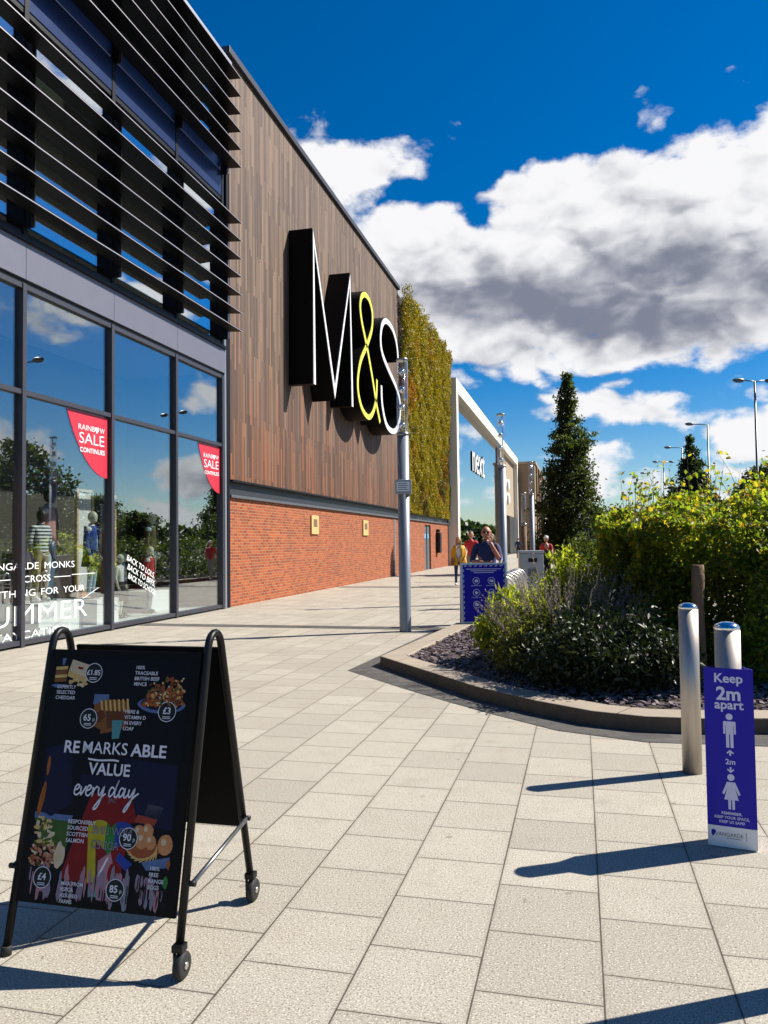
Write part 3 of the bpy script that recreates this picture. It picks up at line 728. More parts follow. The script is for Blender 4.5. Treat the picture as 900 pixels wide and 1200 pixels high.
mb = MB(); mb.add([(61.0+p[0]*8.2/wdt, 7.15+p[1], p[2]) for p in V2], F2, lambda u, v, w_: (-8.078+w_, u, v)); mb.build('letter_returns', 'sign_black', ns)
ws = thing('panel_sign', 'white abstract shop sign on beige stone bay beyond pier', 'sign', (-8.6, 90, 6.5))
for k, (u, v) in enumerate(((88.2, 8.2), (92.6, 8.2), (88.2, 6.6), (92.6, 6.6))): MB().prism(circle(u, v, 1.0, 16, .62), .2, lambda a, b_, c: (-8.09+c, a, b_)).build('sign_disc', 'white', ws)

brn = thing('brown_shop_building', 'brown rendered shop building standing forward of cream framed shop', 'building', (-5.5, 120, 0))
MB().box(-30, -5.53, 103.2, 150, 0, 11.6).build('wall', 'brown_render', brn)
MB().box(-30.2, -5.35, 103.0, 150.2, 11.6, 11.9).build('parapet', 'beige_side', brn)
for y in (106, 112, 118, 124, 130): MB().box(-5.528, -5.30, y, y+1.0, 0, 11.5).build('pilaster', 'brown_render', brn)
for y in (107.3, 113.3, 119.3, 125.3): MB().box(-5.527, -5.50, y, y+4.4, .2, 4).build('shop_window', 'far_glass', brn)
far = thing('pale_shop_building', 'pale grey low shop building at far end of the parade', 'building', (-3, 180, 0))
MB().box(-30, -3.0, 153, 220, 0, 9.0).build('wall', 'pale_cladding', far)
MB().box(-30.2, -1.2, 152.6, 220, 9.0, 9.5).build('canopy_roof', 'white', far)
for y in (156, 166, 176): MB().box(-2.998, -2.9, y, y+7, .2, 6).build('shop_window', 'far_glass', far)
end = thing('white_store_building', 'white long store building closing the end of the walk', 'building', (0, 231, 0))
MB().box(-10, 3, 230, 250, 0, 7.5).build('wall', 'pale_cladding', end)
MB().box(-10.3, 3.3, 229.7, 250.3, 7.5, 8.0).build('parapet', 'white', end)

# ================================================================ PLANTS
def hedge_pts(n, x0, x1, y0, y1, z0, ztop, amp=.22, seed=0, shell=.55, drop=0.):
    """points through an irregular hedge volume, denser near its surface"""
    q = RNG.uniform(0, 1, (n*3, 3)); k = int(n*3*shell); ax = RNG.integers(0, 5, k)
    e = np.abs(RNG.normal(0, .07, k))
    q[:k, 0] = np.where(ax == 0, e, np.where(ax == 1, 1-e, q[:k, 0])); q[:k, 1] = np.where(ax == 2, e, np.where(ax == 3, 1-e, q[:k, 1]))
    q[:k, 2] = np.where(ax == 4, 1-e, q[:k, 2])
    q = q[(q > 0).all(1) & (q < 1).all(1)]
    x = x0+(x1-x0)*q[:, 0]; y = y0+(y1-y0)*q[:, 1]
    top = ztop+amp*(np.sin(x*2.1+seed)+.7*np.sin(y*2.9+x*1.3+seed*2)+.5*np.sin(x*5.7-y*3.1))*.6
    top = top-drop*np.clip((x0+.9-x)/.9, 0, 1)
    z = z0+(top-z0)*q[:, 2]
    bx = amp*.9*np.sin(z*3.1+y*1.7+seed)*.6; by = amp*.9*np.sin(z*2.7+x*2.3+seed*3)
    P = np.stack([x+bx, y+by, z], 1)
    hole = np.sin(x*6.1+seed)*np.sin(y*5.3+1.7)*np.sin(z*7.1+.8*seed)
    P = P[(hole < .30)]
    return P[RNG.permutation(len(P))[:n]]
def twig(mb, p, d, L, r_=.006):
    pts = [Vector(p)]
    dd = Vector(d).normalized()
    for i in range(3):
        dd = (dd+Vector((random.uniform(-.2, .2), random.uniform(-.2, .2), random.uniform(-.05, .2)))).normalized(); pts.append(pts[-1]+dd*L/3)
    mb.tube(pts, [r_, r_*.8, r_*.6, r_*.3], 5); return pts
# big beech hedge behind the bollards
hd = thing('beech_hedge', 'tall beech hedge with sunlit yellow green top and dark shaded base', 'hedge', (2.6, 9.6, .085))
P1 = hedge_pts(60000, .45, 5.6, 8.75, 11.2, 1.12, 2.04, .27, 1.3, .6, drop=.45)
P1b = hedge_pts(9000, .3, 1.2, 9.8, 11.2, .55, 1.70, .16, .3)
P2 = hedge_pts(24000, .55, 5.6, 8.95, 11.0, .12, 1.30, .12, 4.2)
P2d = hedge_pts(9000, .9, 2.4, 9.4, 10.9, .12, 1.45, .1, 3.1)
P2c = hedge_pts(14000, 1.55, 5.6, 8.25, 9.2, .12, 1.50, .14, 2.2)
shoots = []
st = MB()
for k in range(270):
    x, y = random.uniform(.5, 5.4), random.uniform(8.7, 11.0)
    z = 1.85+random.uniform(-.1, .15); L = random.uniform(.12, .50)
    pts = twig(st, (x, y, z-.2), (random.uniform(-.5, .5), random.uniform(-.4, .4), 1), L+.2, .004)
    for p in pts[1:]:
        for q in range(3): shoots.append(p+Vector((random.gauss(0, .03), random.gauss(0, .03), random.gauss(0, .03))))
for k in range(40):
    x = random.uniform(.7, 5.3); y = random.uniform(9.2, 10.9)
    twig(st, (x, y, .08), (random.uniform(-.25, .25), random.uniform(-.25, .25), 1), random.uniform(1.2, 1.8), .022)
A = np.concatenate([P1, P1b, P2, P2c, P2d, np.array([tuple(p) for p in shoots])])
rn = np.clip(RNG.beta(1.6, 2.2, len(A))+.22*np.clip((A[:, 2]-1.5)/.6, 0, 1)*RNG.uniform(0, 1, len(A)), 0, 1)  # upper leaves tinted brighter to paint in the sunlit top
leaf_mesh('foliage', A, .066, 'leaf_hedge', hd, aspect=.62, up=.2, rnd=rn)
st.build('stems', 'stem', hd)

tk = thing('timber_stake', 'rough square timber stake standing in the hedge behind the bollards', 'post', (1.12, 8.30, .085))
mb = MB()
rings = []
for i in range(9):
    z = .05+i*.150; j = .004*math.sin(i*2.1)
    rings.append([(1.12+(.055+j)*math.cos(a)*1.1+.006*math.sin(i), 8.30+(.055-j)*math.sin(a)*1.1, z) for a in [2*math.pi*(k+.5)/10 for k in range(10)]])
mb.ring_loft(rings); mb.build('post', 'post_timber', tk)

def shrub(name, label, cat, loc, rx, ry, h, n, size, m, aspect, per=26, up=.1, axis=None, stems=26, z0=.10, group=None, lean=(0, 0), rad=.10):
    t = thing(name, label, cat, loc, group=group)
    cx, cy, cz = loc; C = []
    sm = MB()
    for k in range(max(1, n//per)):
        a = random.uniform(0, 6.283); q = random.random()**.45; hh = random.random()**.75
        top = h*(1-.45*q*q)*(1+.13*math.sin(a*3+cx*7)+.1*math.sin(a*5))
        C.append((cx+rx*q*math.cos(a)*(.75+.3*hh)+lean[0]*hh, cy+ry*q*math.sin(a)*(.75+.3*hh)+lean[1]*hh, cz+z0+(top-z0)*hh))
    for k in range(stems):
        c = C[(k*37) % len(C)]
        b0 = Vector((cx+(c[0]-cx)*.3, cy+(c[1]-cy)*.3, cz)); e = Vector(c)
        sm.tube([b0, b0.lerp(e, .5)+Vector((0, 0, .08)), e], [.008, .006, .003], 5)
    leaf_mesh('foliage', clumps(C, per, rad), size, m, t, aspect=aspect, up=up, axis=axis)
    sm.build('stems', 'stem', t)
    return t
shrub('spiky_shrub', 'yellow green shrub with narrow leaves in front of blue notice board', 'shrub', (-.66, 9.30, .085), .46, .60, .80, 6000, .125, 'leaf_bright', .24, 18, .0, (0, 0, .55), lean=(-.05, 0))
shrub('spiky_shrub', 'yellow green shrub with narrow leaves behind the lavender clump', 'shrub', (.05, 10.5, .085), .75, .8, 1.25, 5600, .10, 'leaf_bright', .26, 18, .0, (0, 0, .5))
shrub('low_shrub', 'low green shrub with shade-darkened leaves at foot of the hedge beside kerb', 'shrub', (.05, 7.72, .085), .60, .46, .70, 6200, .06, 'leaf_shade_dark', .5, 20, .2)
shrub('low_shrub', 'low green shrub with shade-darkened leaves spreading beneath the timber stake', 'shrub', (.66, 7.85, .085), .36, .45, .66, 4200, .06, 'leaf_shade_dark', .5, 20, .2)
shrub('low_shrub', 'low grey green shrub filling the bed left of the lavender', 'shrub', (-.48, 8.35, .085), .42, .48, .60, 4600, .06, 'leaf_sage', .4, 20, .1)
# lavender: grey green mound with many purple flower spikes
lv = thing('lavender_bush', 'grey green lavender bush with long purple flower spikes', 'lavender', (-.15, 8.65, .085))
C = []; F_ = []; stm = MB()
for k in range(250):
    a = random.uniform(0, 6.283); q = random.random()**.5
    b0 = Vector((-.15+.38*q*math.cos(a), 8.65+.30*q*math.sin(a), .1))
    d = Vector((math.cos(a)*q*.72+random.gauss(0, .12)-.06, math.sin(a)*q*.55+random.gauss(0, .12), 1)).normalized()
    L = random.uniform(.75, 1.22)*(1.12-.3*q)
    e = b0+d*L
    stm.tube([b0, b0.lerp(e, .6), e+Vector((random.gauss(0, .02), random.gauss(0, .02), 0))], [.0035, .003, .002], 4)
    for j in range(11):
        C.append(b0.lerp(e, random.uniform(.15, .78)))
    for j in range(13):
        t_ = .76+.26*j/13; F_.append(b0+d*L*t_+Vector((random.gauss(0, .010), random.gauss(0, .010), 0)))
leaf_mesh('foliage', clumps([tuple(c) for c in C], 3, .04), .06, 'leaf_sage', lv, aspect=.2, up=0, axis=(0, 0, .8))
leaf_mesh('flower_spikes', np.array([tuple(f) for f in F_]), .030, 'leaf_purple', lv, aspect=.5, up=0, axis=(0, 0, .5))
stm.build('stems', 'stem', lv)

def tree(name, label, loc, h, rad, shape, n, size, m, trunk=.12, base=.12, group=None, cl=.28, per=34):
    t = thing(name, label, 'tree', loc, group=group)
    cx, cy, cz = loc; tm = MB()
    tm.tube([(cx, cy, cz), (cx+.03, cy, cz+h*.3), (cx-.02, cy+.02, cz+h*.65), (cx, cy, cz+h*.97)], [trunk, trunk*.8, trunk*.45, .01], 9)
    C = []; Rr = []
    lobes = [(random.uniform(0, 6.28), random.uniform(0, 1), random.uniform(.5, 1.25)) for _ in range(34)]
    nb = max(8, n//per)
    for k in range(nb):
        a = random.uniform(0, 6.283); t_ = random.random()
        if shape == 'cone': t_ = 1-math.sqrt(1-t_*.985) if random.random() < .75 else t_; prof = (1-t_)**.82*(1 if t_ > .12 else .75+t_*2)+.02
        else: prof = math.sqrt(max(0, 1-(2*t_-1)**2))*.95+.05
        mod = 1.0
        for la, lt, lm in lobes:
            da = math.cos(a-la); 
            if da > .55 and abs(t_-lt) < .085: mod *= lm
        q = random.random()**.42
        r_ = rad*prof*mod*q
        z = cz+h*(base+(1-base)*t_)
        C.append((cx+r_*math.cos(a), cy+r_*math.sin(a), z+.25*r_*(.5 if shape == 'cone' else -.1))); Rr.append(cl*(.55+.6*prof))
        if k % 7 == 0 and r_ > .2*rad: tm.tube([(cx, cy, z-.35*r_-.1), C[-1]], [trunk*.22, .006], 5)
    leaf_mesh('crown', clumps(C, per, Rr), size, m, t, aspect=.6, up=.25)
    tm.build('trunk', 'bark', t)
    return t
tree('conical_tree', 'tall conical hornbeam tree in the bed beside the walk', (-.45, 39.0, .085), 9.5, 2.1, 'cone', 26000, .165, 'leaf_mid', .13, .05)
tree('conical_tree', 'middle conical hornbeam tree rising behind the hedge', (6.3, 48.0, -.1), 7.6, 1.75, 'cone', 15000, .19, 'leaf_dark', .13, .05)
tree('conical_tree', 'farthest small conical hornbeam tree behind the hedge', (8.0, 74.0, -.1), 7.0, 1.7, 'cone', 8000, .26, 'leaf_dark', .13, .05)
tree('broad_tree', 'dark broad tree beyond the hedge at right edge', (13.6, 65.5, -.1), 6.9, 3.1, 'ball', 14000, .26, 'leaf_dark', .2, .1, cl=.5)
for (x, y, h, rd, lb) in ((13.2, 36.5, 7.2, 2.8, 'broad car park tree reflected in the left shop windows'), (20.5, 48, 5.0, 3.2, 'low spreading car park tree mirrored in middle shop windows'), (15.5, 52, 3.9, 2.6, 'small round car park tree mirrored in shop windows'),
                          (21, 40, 6.0, 3.2, 'dense car park tree mirrored in the leftmost window'), (26, 62, 6.2, 3.8, 'far dense tree mirrored at right of shop windows')):
    tree('broad_tree', lb, (x, y, -.1), h, rd, 'ball', 9000, .27, 'leaf_mid', .2, .05, group='car park trees', cl=.5)
# hedge of second planter, shrubs at its front
h2 = thing('beech_hedge', 'lower farther beech hedge running along the second bed', 'hedge', (2.2, 42, .085))
P = np.concatenate([hedge_pts(15000, 1.2, 4.2, 23.4, 61.5, .1, 1.75, .2, 2.2), hedge_pts(5000, -.6, 1.4, 30.5, 60, .1, 1.25, .25, 5.2)])
leaf_mesh('foliage', P, .16, 'leaf_mid', h2, aspect=.6, rnd=RNG.beta(1.6, 2.4, len(P)))
mb = MB()
for k in range(30):
    y = 24+k*1.25; twig(mb, (2.4+.5*math.sin(k), y, .08), (.1, .1, 1), 1.3, .03)
mb.build('stems', 'stem', h2)
shrub('round_shrub', 'rounded dark shrub around the foot of the tall conical tree', 'shrub', (.35, 26.6, .085), 1.1, 1.6, 1.55, 5200, .13, 'leaf_mid', .55, 20, .2, rad=.2)
shrub('round_shrub', 'small bright green shrub left of the tall conical tree foot', 'shrub', (-.35, 24.2, .085), .42, .6, 1.05, 1500, .12, 'leaf_bright', .5, 15, .2, rad=.14)
shrub('round_shrub', 'bright green rounded shrub right of the tall conical tree', 'shrub', (1.55, 24.4, .085), 1.0, 1.0, 1.75, 3800, .13, 'leaf_bright', .55, 18, .2, rad=.2)
# far wood on the horizon
n = 9000; xx = RNG.uniform(-15, 260, n); base = 6+2.2*np.sin(xx*.11)+1.4*np.sin(xx*.31+1)
tag(leaf_mesh('distant_wood', np.stack([xx, 255+RNG.normal(0, 6, n), RNG.uniform(0, 1, n)**.7*base], 1), 2.0, 'leaf_dark', loc=(100, 255, 0), aspect=.7), 'far off dark belt of trees along the horizon', 'wood', kind='stuff')

# ================================================================ LIGHT COLUMNS, BOLLARDS, SMALL STREET FURNITURE
def light_column(x, y, label, rad=.10, h=4.68, gz=3.35, group='light columns along the walk'):
    t = thing('light_column', label, 'light column', (x, y, 0), group=group)
    MB().lathe((x, y, 0), [(rad*1.02, 0), (rad, .02), (rad, gz-.01)], 24).build('pole', 'pole_metal', t)
    MB().lathe((x, y, gz-.008), [(rad*1.04, 0), (rad*1.04, .05)], 24).build('collar', 'steel_dark', t)
    MB().lathe((x, y, gz+.045), [(rad*.97, 0), (rad*.97, h-gz-.09)], 24).build('glass_tube', 'tube_glass', t)
    MB().lathe((x, y, h-.043), [(rad*1.02, 0), (rad*1.02, .035), (rad*.6, .045)], 24).build('cap', 'steel_dark', t)
    MB().lathe((x+rad*.35, y, gz+.05), [(.012, 0), (.012, h-gz-.1)], 8).build('inner_rod', 'chrome', t)
    for k in range(4):
        z = gz+.12+k*(h-gz-.1)/4
        l = MB(); l.lathe((x-.01, y, z), [(.02, 0), (rad*.55, .03), (rad*.62, .07), (rad*.35, .10), (.015, .12)], 14); lo = l.build('lamp', 'chrome', t)
        MB().tube([(x+rad*.34, y, z+.05), (x-.01, y, z+.06)], .010, 6).build('lamp_arm', 'steel_dark', lo)
    return t
t = light_column(-2.91, 13.10, 'nearest grey light column, carrying a small box sign')
cs = thing('box_sign', 'small pale grey box sign strapped to nearest light column', 'sign', (-2.91, 13.1, 2.33))
def fn_front(c, yaw):      # u right, v up, w towards the viewer for a board at c turned by yaw
    return lambda u, v, w_: (c[0]+u*math.cos(yaw)+w_*math.sin(yaw), c[1]+u*math.sin(yaw)-w_*math.cos(yaw), c[2]+v)
ff = fn_front((-2.91, 13.10, 2.33), YAW)
mb = MB(); mb.quad_box([ff(-.145, 0, -.03), ff(.13, 0, -.03), ff(.13, 0, .13), ff(-.145, 0, .13), ff(-.145, .25, -.03), ff(.13, .25, -.03), ff(.13, .25, .13), ff(-.145, .25, .13)])
mb.f = [tuple(reversed(f)) for f in mb.f]; mb.build('casing', 'box_grey', cs, bevel=.012)
mb = MB()
mb.prism([(-.12, .05), (.10, .05), (.10, .21), (-.12, .21)], .004, lambda u, v, w_: ff(u, v, .131+w_)); fp = mb.build('front_plate', 'sign_white', cs)
mb = MB()
for k in range(4): mb.prism([(-.10, .075+k*.032), (.08-.03*(k % 2), .075+k*.032), (.08-.03*(k % 2), .087+k*.032), (-.10, .087+k*.032)], .002, lambda u, v, w_: ff(u, v, .1355+w_))
tag(mb.build('print_lines', 'lamp_grey', fp), kind='stuff')
for x, y, lb in ((-1.84, 19.5, 'light column standing directly behind the man in navy'), (-1.83, 31.6, 'light column rising just right of the litter bin'), (-1.86, 43.5, 'light column left of tall conical tree, third along the row'),
                 (-1.9, 55.5, 'distant light column beside the conical tree, fourth along the row'), (-2.0, 67.5, 'farthest light column in the row along the walk')):
    light_column(x, y, lb)
# slim timber sided light post
sp_ = thing('slim_light_post', 'slim brown light post with short glass top by litter bin', 'light post', (-1.52, 22.4, 0))
MB().lathe((-1.52, 22.4, 0), [(.075, 0), (.075, 1.95)], 14).build('post', 'post_timber', sp_)
MB().lathe((-1.52, 22.4, 1.952), [(.08, 0), (.08, .06)], 14).build('collar', 'steel_dark', sp_)
MB().lathe((-1.52, 22.4, 2.014), [(.07, 0), (.07, .82)], 14).build('glass_top', 'tube_glass', sp_)
MB().lathe((-1.52, 22.4, 2.836), [(.08, 0), (.08, .05)], 14).build('cap', 'steel_dark', sp_)

def bollard(x, y, label, tilt=0):
    t = thing('bollard', label, 'bollard', (x, y, 0), group='steel bollards on the walk')
    r_ = .0605
    MB().lathe((x, y, 0), [(r_, 0), (r_, 1.052)], 40).build('post', 'steel_brushed', t)
    MB().lathe((x, y, 1.0525), [(r_*1.012, 0), (r_*1.012, .012), (r_*.85, .026), (r_*.45, .036), (.002, .039)], 40).build('domed_cap', 'chrome', t)
    return t
def mk_brushed():
    m, nt, b = newmat('steel_brushed')
    tc = nt.n('ShaderNodeTexCoord').outputs['Object']; x, y, z = nt.xyz(tc)
    f = nt.noise(nt.comb(nt.m('MULTIPLY', nt.m('ADD', x, nt.m('MULTIPLY', y, .6)), 90), 0., nt.m('MULTIPLY', z, 1.2)), 1., 4, .6)
    nt.link(nt.mix(f, (.36, .31, .26), (.62, .56, .50)), b.inputs['Base Color']); b.inputs['Metallic'].default_value = .75
    nt.link(nt.m('ADD', nt.m('MULTIPLY', f, .2), .38), b.inputs['Roughness']); b.inputs['Anisotropic'].default_value = .6
mk_brushed()
bollard(.672, 5.45, 'brushed steel bollard standing clear, without any sign')
bollard(.70, 4.22, 'brushed steel bollard wearing the blue distancing sleeve')
bollard(.80, 2.97, 'brushed steel bollard outside the frame nearest the viewer')

# blue distancing sleeve round the second bollard
slv = thing('sleeve_sign', 'blue three sided distancing sleeve sign around steel bollard', 'sign', (.70, 4.22, 0))
P0 = Vector((.548, 4.125)); dvec = Vector((.206, -.041)).normalized(); WS = .222
yawS = math.atan2(dvec.y, dvec.x)
nrm = Vector((dvec.y, -dvec.x))            # towards the viewer
cen = Vector((.70, 4.22))
apoth = WS*.2887
left = cen+nrm*apoth-dvec*WS/2; right = left+dvec*WS; back = cen-nrm*WS*.577
tri_o = [left, right, back]
zc = .868
def wall_tri(mb, z0, z1, inn=.004):
    tri_i = [cen+(p-cen)*(1-inn/apoth) for p in tri_o]
    o = len(mb.v)
    for z in (z0, z1):
        for p in tri_o: mb.v.append((p.x, p.y, z))
        for p in tri_i: mb.v.append((p.x, p.y, z))
    for k in range(3):
        j = (k+1) % 3
        for f in ((k, j, 6+j, 6+k), (3+j, 3+k, 9+k, 9+j), (6+k, 6+j, 9+j, 9+k), (j, k, 3+k, 3+j)):
            mb.f.append(tuple(o+i for i in f)); mb.mi.append(mb.m); mb.sm.append(False)
mb = MB(); wall_tri(mb, .104, zc); mb.build('blue_panel', 'sign_blue', slv)
mb = MB(); wall_tri(mb, .004, .1035); mb.build('white_footer', 'sign_white', slv)
mb = MB(); tri2 = [cen+(p-cen)*1.004 for p in tri_o]
fs = lambda u, v, w_: (left.x+dvec.x*u+nrm.x*(.0008+w_), left.y+dvec.y*u+nrm.y*(.0008+w_), v)
W2 = WS/2
def sleeve_text(name, items, m='sign_lilac'):
    mb = MB()
    for it in items: put_text(mb, it[0], W2+it[4] if len(it) > 4 else W2, it[1], it[2], fs, bold=it[3], width=(it[5] if len(it) > 5 else None))
    tag(mb.build(name, m, slv))
sleeve_text('heading_lettering', [('Keep', .800, .062, .022), ('2m', .716, .088, .03), ('apart', .672, .062, .022)])
sleeve_text('distance_lettering', [('2m', .405, .036, .018)])
sleeve_text('footer_lettering', [('REMEMBER.', .162, .0185, .02), ('KEEP YOUR SPACE,', .141, .0185, .02), ('KEEP US SAFE!', .120, .0185, .02)])
def pict_man(vb, h, woman=False):
    mb = MB(); c = W2; T_ = lambda pts: mb.prism(pts, .0006, fs)
    hd_ = h*.095
    T_(circle(c, vb+h-hd_, hd_, 18))
    if not woman:
        T_([(c-h*.15, vb+h*.77), (c-h*.17, vb+h*.74), (c-h*.17, vb+h*.40), (c-h*.115, vb+h*.40), (c-h*.11, vb+h*.66), (c-h*.10, vb+h*.66), (c-h*.10, vb), (c-h*.018, vb), (c-h*.012, vb+h*.40), (c+h*.012, vb+h*.40), (c+h*.018, vb), (c+h*.10, vb), (c+h*.10, vb+h*.66), (c+h*.11, vb+h*.66), (c+h*.115, vb+h*.40), (c+h*.17, vb+h*.40), (c+h*.17, vb+h*.74), (c+h*.15, vb+h*.77)])
    else:
        T_([(c-h*.11, vb+h*.77), (c-h*.24, vb+h*.44), (c-h*.185, vb+h*.41), (c-h*.10, vb+h*.62), (c-h*.19, vb+h*.27), (c-h*.085, vb+h*.27), (c-h*.085, vb), (c-h*.018, vb), (c-h*.012, vb+h*.27), (c+h*.012, vb+h*.27), (c+h*.018, vb), (c+h*.085, vb), (c+h*.085, vb+h*.27), (c+h*.19, vb+h*.27), (c+h*.10, vb+h*.62), (c+h*.185, vb+h*.41), (c+h*.24, vb+h*.44), (c+h*.11, vb+h*.77)])
    return mb
pict_man(.485, .165).build('man_pictogram', 'sign_lilac', slv)
pict_man(.188, .17, True).build('woman_pictogram', 'sign_lilac', slv)
for v0, v1 in ((.447, .475), (.392, .364)):
    mb = MB(); sgn = 1 if v1 > v0 else -1
    mb.prism([(W2-.004, v0), (W2+.004, v0), (W2+.004, v1-.012*sgn), (W2-.004, v1-.012*sgn)][::sgn], .0006, fs)
    mb.prism([(W2, v1), (W2-.016, v1-.014*sgn), (W2-.013, v1-.020*sgn), (W2, v1-.009*sgn), (W2+.013, v1-.020*sgn), (W2+.016, v1-.014*sgn)], .0007, fs)
    mb.build('arrow', 'sign_lilac', slv)
mb = MB(); put_text(mb, 'VANGARDE', .034, .056, .026, fs, 'LEFT', .0, width=.125)
for k in range(1): mb.prism([(.085, .047), (.150, .047), (.150, .0495), (.085, .0495)], .0005, fs)
mb.build('footer_logo_lettering', 'door_grey', slv)
mb = MB(); mb.prism([(.018, .082), (.016, .068), (.022, .050), (.030, .058), (.038, .076), (.030, .084)], .0006, fs); mb.build('footer_emblem', 'sign_blue', slv)
mb = MB(); mb.prism([(.172, .045), (.174, .045), (.174, .085), (.172, .085)], .0005, fs); mb.build('footer_rule', 'door_grey', slv)

# ---------------------------------------------------------------- blue notice A frame by the planter
nb = thing('notice_board', 'blue notice board with white dashed border standing behind the planter', 'sign', (-1.63, 13.6, 0))
fb_ = fn_front((-1.635, 13.58, 0), YAW)
W_, H0, H1 = .377, .14, 1.13
tl = .10           # the boards lean together at the top
def fbl(u, v, w_): return fb_(u, v, w_+.17-(v-H0)*tl/(H1-H0))
for sx in (-1, 1):
    mb = MB(); mb.prism([(sx*W_-.016, 0), (sx*W_+.016, 0), (sx*W_+.016, H1+.016), (sx*W_-.016, H1+.016)], .03, lambda u, v, w_: fbl(u, v, w_-.015)); mb.build('leg', 'alu', nb)
    mb = MB(); mb.prism([(sx*W_-.014, 0), (sx*W_+.014, 0), (sx*W_+.014, H1), (sx*W_-.014, H1)], .03, lambda u, v, w_: fb_(u, v, -.20+v*.17/H1-w_)); mb.build('rear_leg', 'alu', nb)
for v in (H0, H1):
    mb = MB(); mb.prism([(-W_+.017, v-.014), (W_-.017, v-.014), (W_-.017, v+.014), (-W_+.017, v+.014)], .028, lambda u, v_, w_: fbl(u, v_, w_-.014)); mb.build('frame_rail', 'alu', nb)
mb = MB(); mb.prism([(-W_+.017, H0+.015), (W_-.017, H0+.015), (W_-.017, H1-.015), (-W_+.017, H1-.015)], .012, lambda u, v, w_: fbl(u, v, w_-.010)); pn = mb.build('blue_panel', 'sign_blue', nb)
mb = MB(); mb.prism([(-W_+.017, .2), (W_-.017, .2), (W_-.017, H1), (-W_+.017, H1)], .012, lambda u, v, w_: fb_(u, v, -.19+v*.165/H1-w_)); mb.build('rear_panel', 'sign_blue', nb)
f3 = lambda u, v, w_: fbl(u, v, .0035+w_)
mb = MB()
for k in range(8): u = -.34+k*.088; mb.prism([(u, 1.085), (u+.045, 1.085), (u+.055, 1.103), (u+.01, 1.103)], .001, f3)
for k in range(10):
    v = .18+k*.09
    for u in (-.352, .338): mb.prism([(u, v), (u+.014, v+.01), (u+.014, v+.055), (u, v+.045)], .001, f3)
tag(mb.build('dashed_border', 'sign_lilac', pn), kind='stuff')
mb = MB()
for v, wd in ((1.035, .60), (1.005, .44), (.975, .34)): mb.prism([(-wd/2, v), (wd/2, v), (wd/2, v+.013), (-wd/2, v+.013)], .001, f3)
for u in (-.13, .13):
    for v in (.755, .555): mb.prism([(u-.09, v), (u+.09, v), (u+.09, v+.008), (u-.09, v+.008)], .001, f3)
tag(mb.build('print_lines', 'sign_lilac', pn), kind='stuff')
for u in (-.13, .13):
    for v in (.84, .64, .44):
        mb = MB(); mb.prism(circle(u, v, .062, 22), .001, f3); ic = mb.build('icon_disc', 'icon_blue' if 'icon_blue' in MATS else 'sign_lilac', pn)
        mb = MB(); mb.prism(circle(u, v, .052, 22), .0008, lambda a_, b_, c_: fbl(a_, b_, .0047+c_)); mb.build('icon_ground', 'sign_blue', ic)
        mb = MB(); mb.prism(blob_poly(u, v, .034, .024, 9, .3), .0008, lambda a_, b_, c_: fbl(a_, b_, .0057+c_)); mb.build('icon_mark', 'sign_white', ic)
mb = MB(); mb.prism([(-.12, .20), (.16, .20), (.16, .265), (-.12, .265)], .001, f3); mb.build('footer_panel', 'sign_lilac', pn)

# ---------------------------------------------------------------- cycle stands and litter bin
for k in range(6):
    y = 15.7+k*.78; x = -1.52+.0*k
    lb = ['first', 'second', 'third', 'fourth', 'fifth', 'sixth'][k]
    ct = thing('cycle_stand', f'arched steel cycle stand, {lb} in the row behind the notice board', 'cycle stand', (x, y, 0), group='cycle stands in a row')
    ca, sa = math.cos(.5), math.sin(.5); pts = []
    for u, z in [(-.26, 0), (-.26, .55)]+[(-.26*math.cos(q), .55+.27*math.sin(q)) for q in [math.pi*j/10 for j in range(1, 10)]]+[(.26, .55), (.26, 0)]:
        pts.append((x+u*ca, y+u*sa, z))
    MB().tube(pts, .026, 10).build('hoop', 'steel', ct)
    for u in (-.26, .26): MB().lathe((x+u*ca, y+u*sa, 0), [(.05, 0), (.05, .012), (.028, .018)], 14).build('base_flange', 'steel_dark', ct)
lbn = thing('litter_bin', 'pale steel litter bin with open hatch beside cycle stands', 'bin', (-1.25, 20.6, 0))
fbn = fn_front((-1.24, 20.55, 0), YAW-.1)
def fbox(name, u0, u1, v0, v1, w0, w1, m, parent, bevel=0.):
    mb = MB(); mb.quad_box([fbn(u0, v0, w1), fbn(u1, v0, w1), fbn(u1, v0, w0), fbn(u0, v0, w0), fbn(u0, v1, w1), fbn(u1, v1, w1), fbn(u1, v1, w0), fbn(u0, v1, w0)])
    return mb.build(name, m, parent, bevel=bevel)
fbox('body', -.30, .30, .10, 1.20, -.25, .25, 'box_grey', lbn, .02)
fbox('plinth', -.26, .26, 0, .097, -.22, .22, 'steel_dark', lbn)
fbox('hood', -.32, .32, 1.203, 1.27, -.27, .27, 'box_grey', lbn, .02)
fbox('hatch', -.08, .14, .98, 1.08, .2505, .258, 'black_metal', lbn)
fbox('door_seam', -.006, .006, .14, .90, .2515, .256, 'steel_dark', lbn)
fbox('notice_plate', -.10, .12, .62, .82, .2515, .256, 'door_grey', lbn)

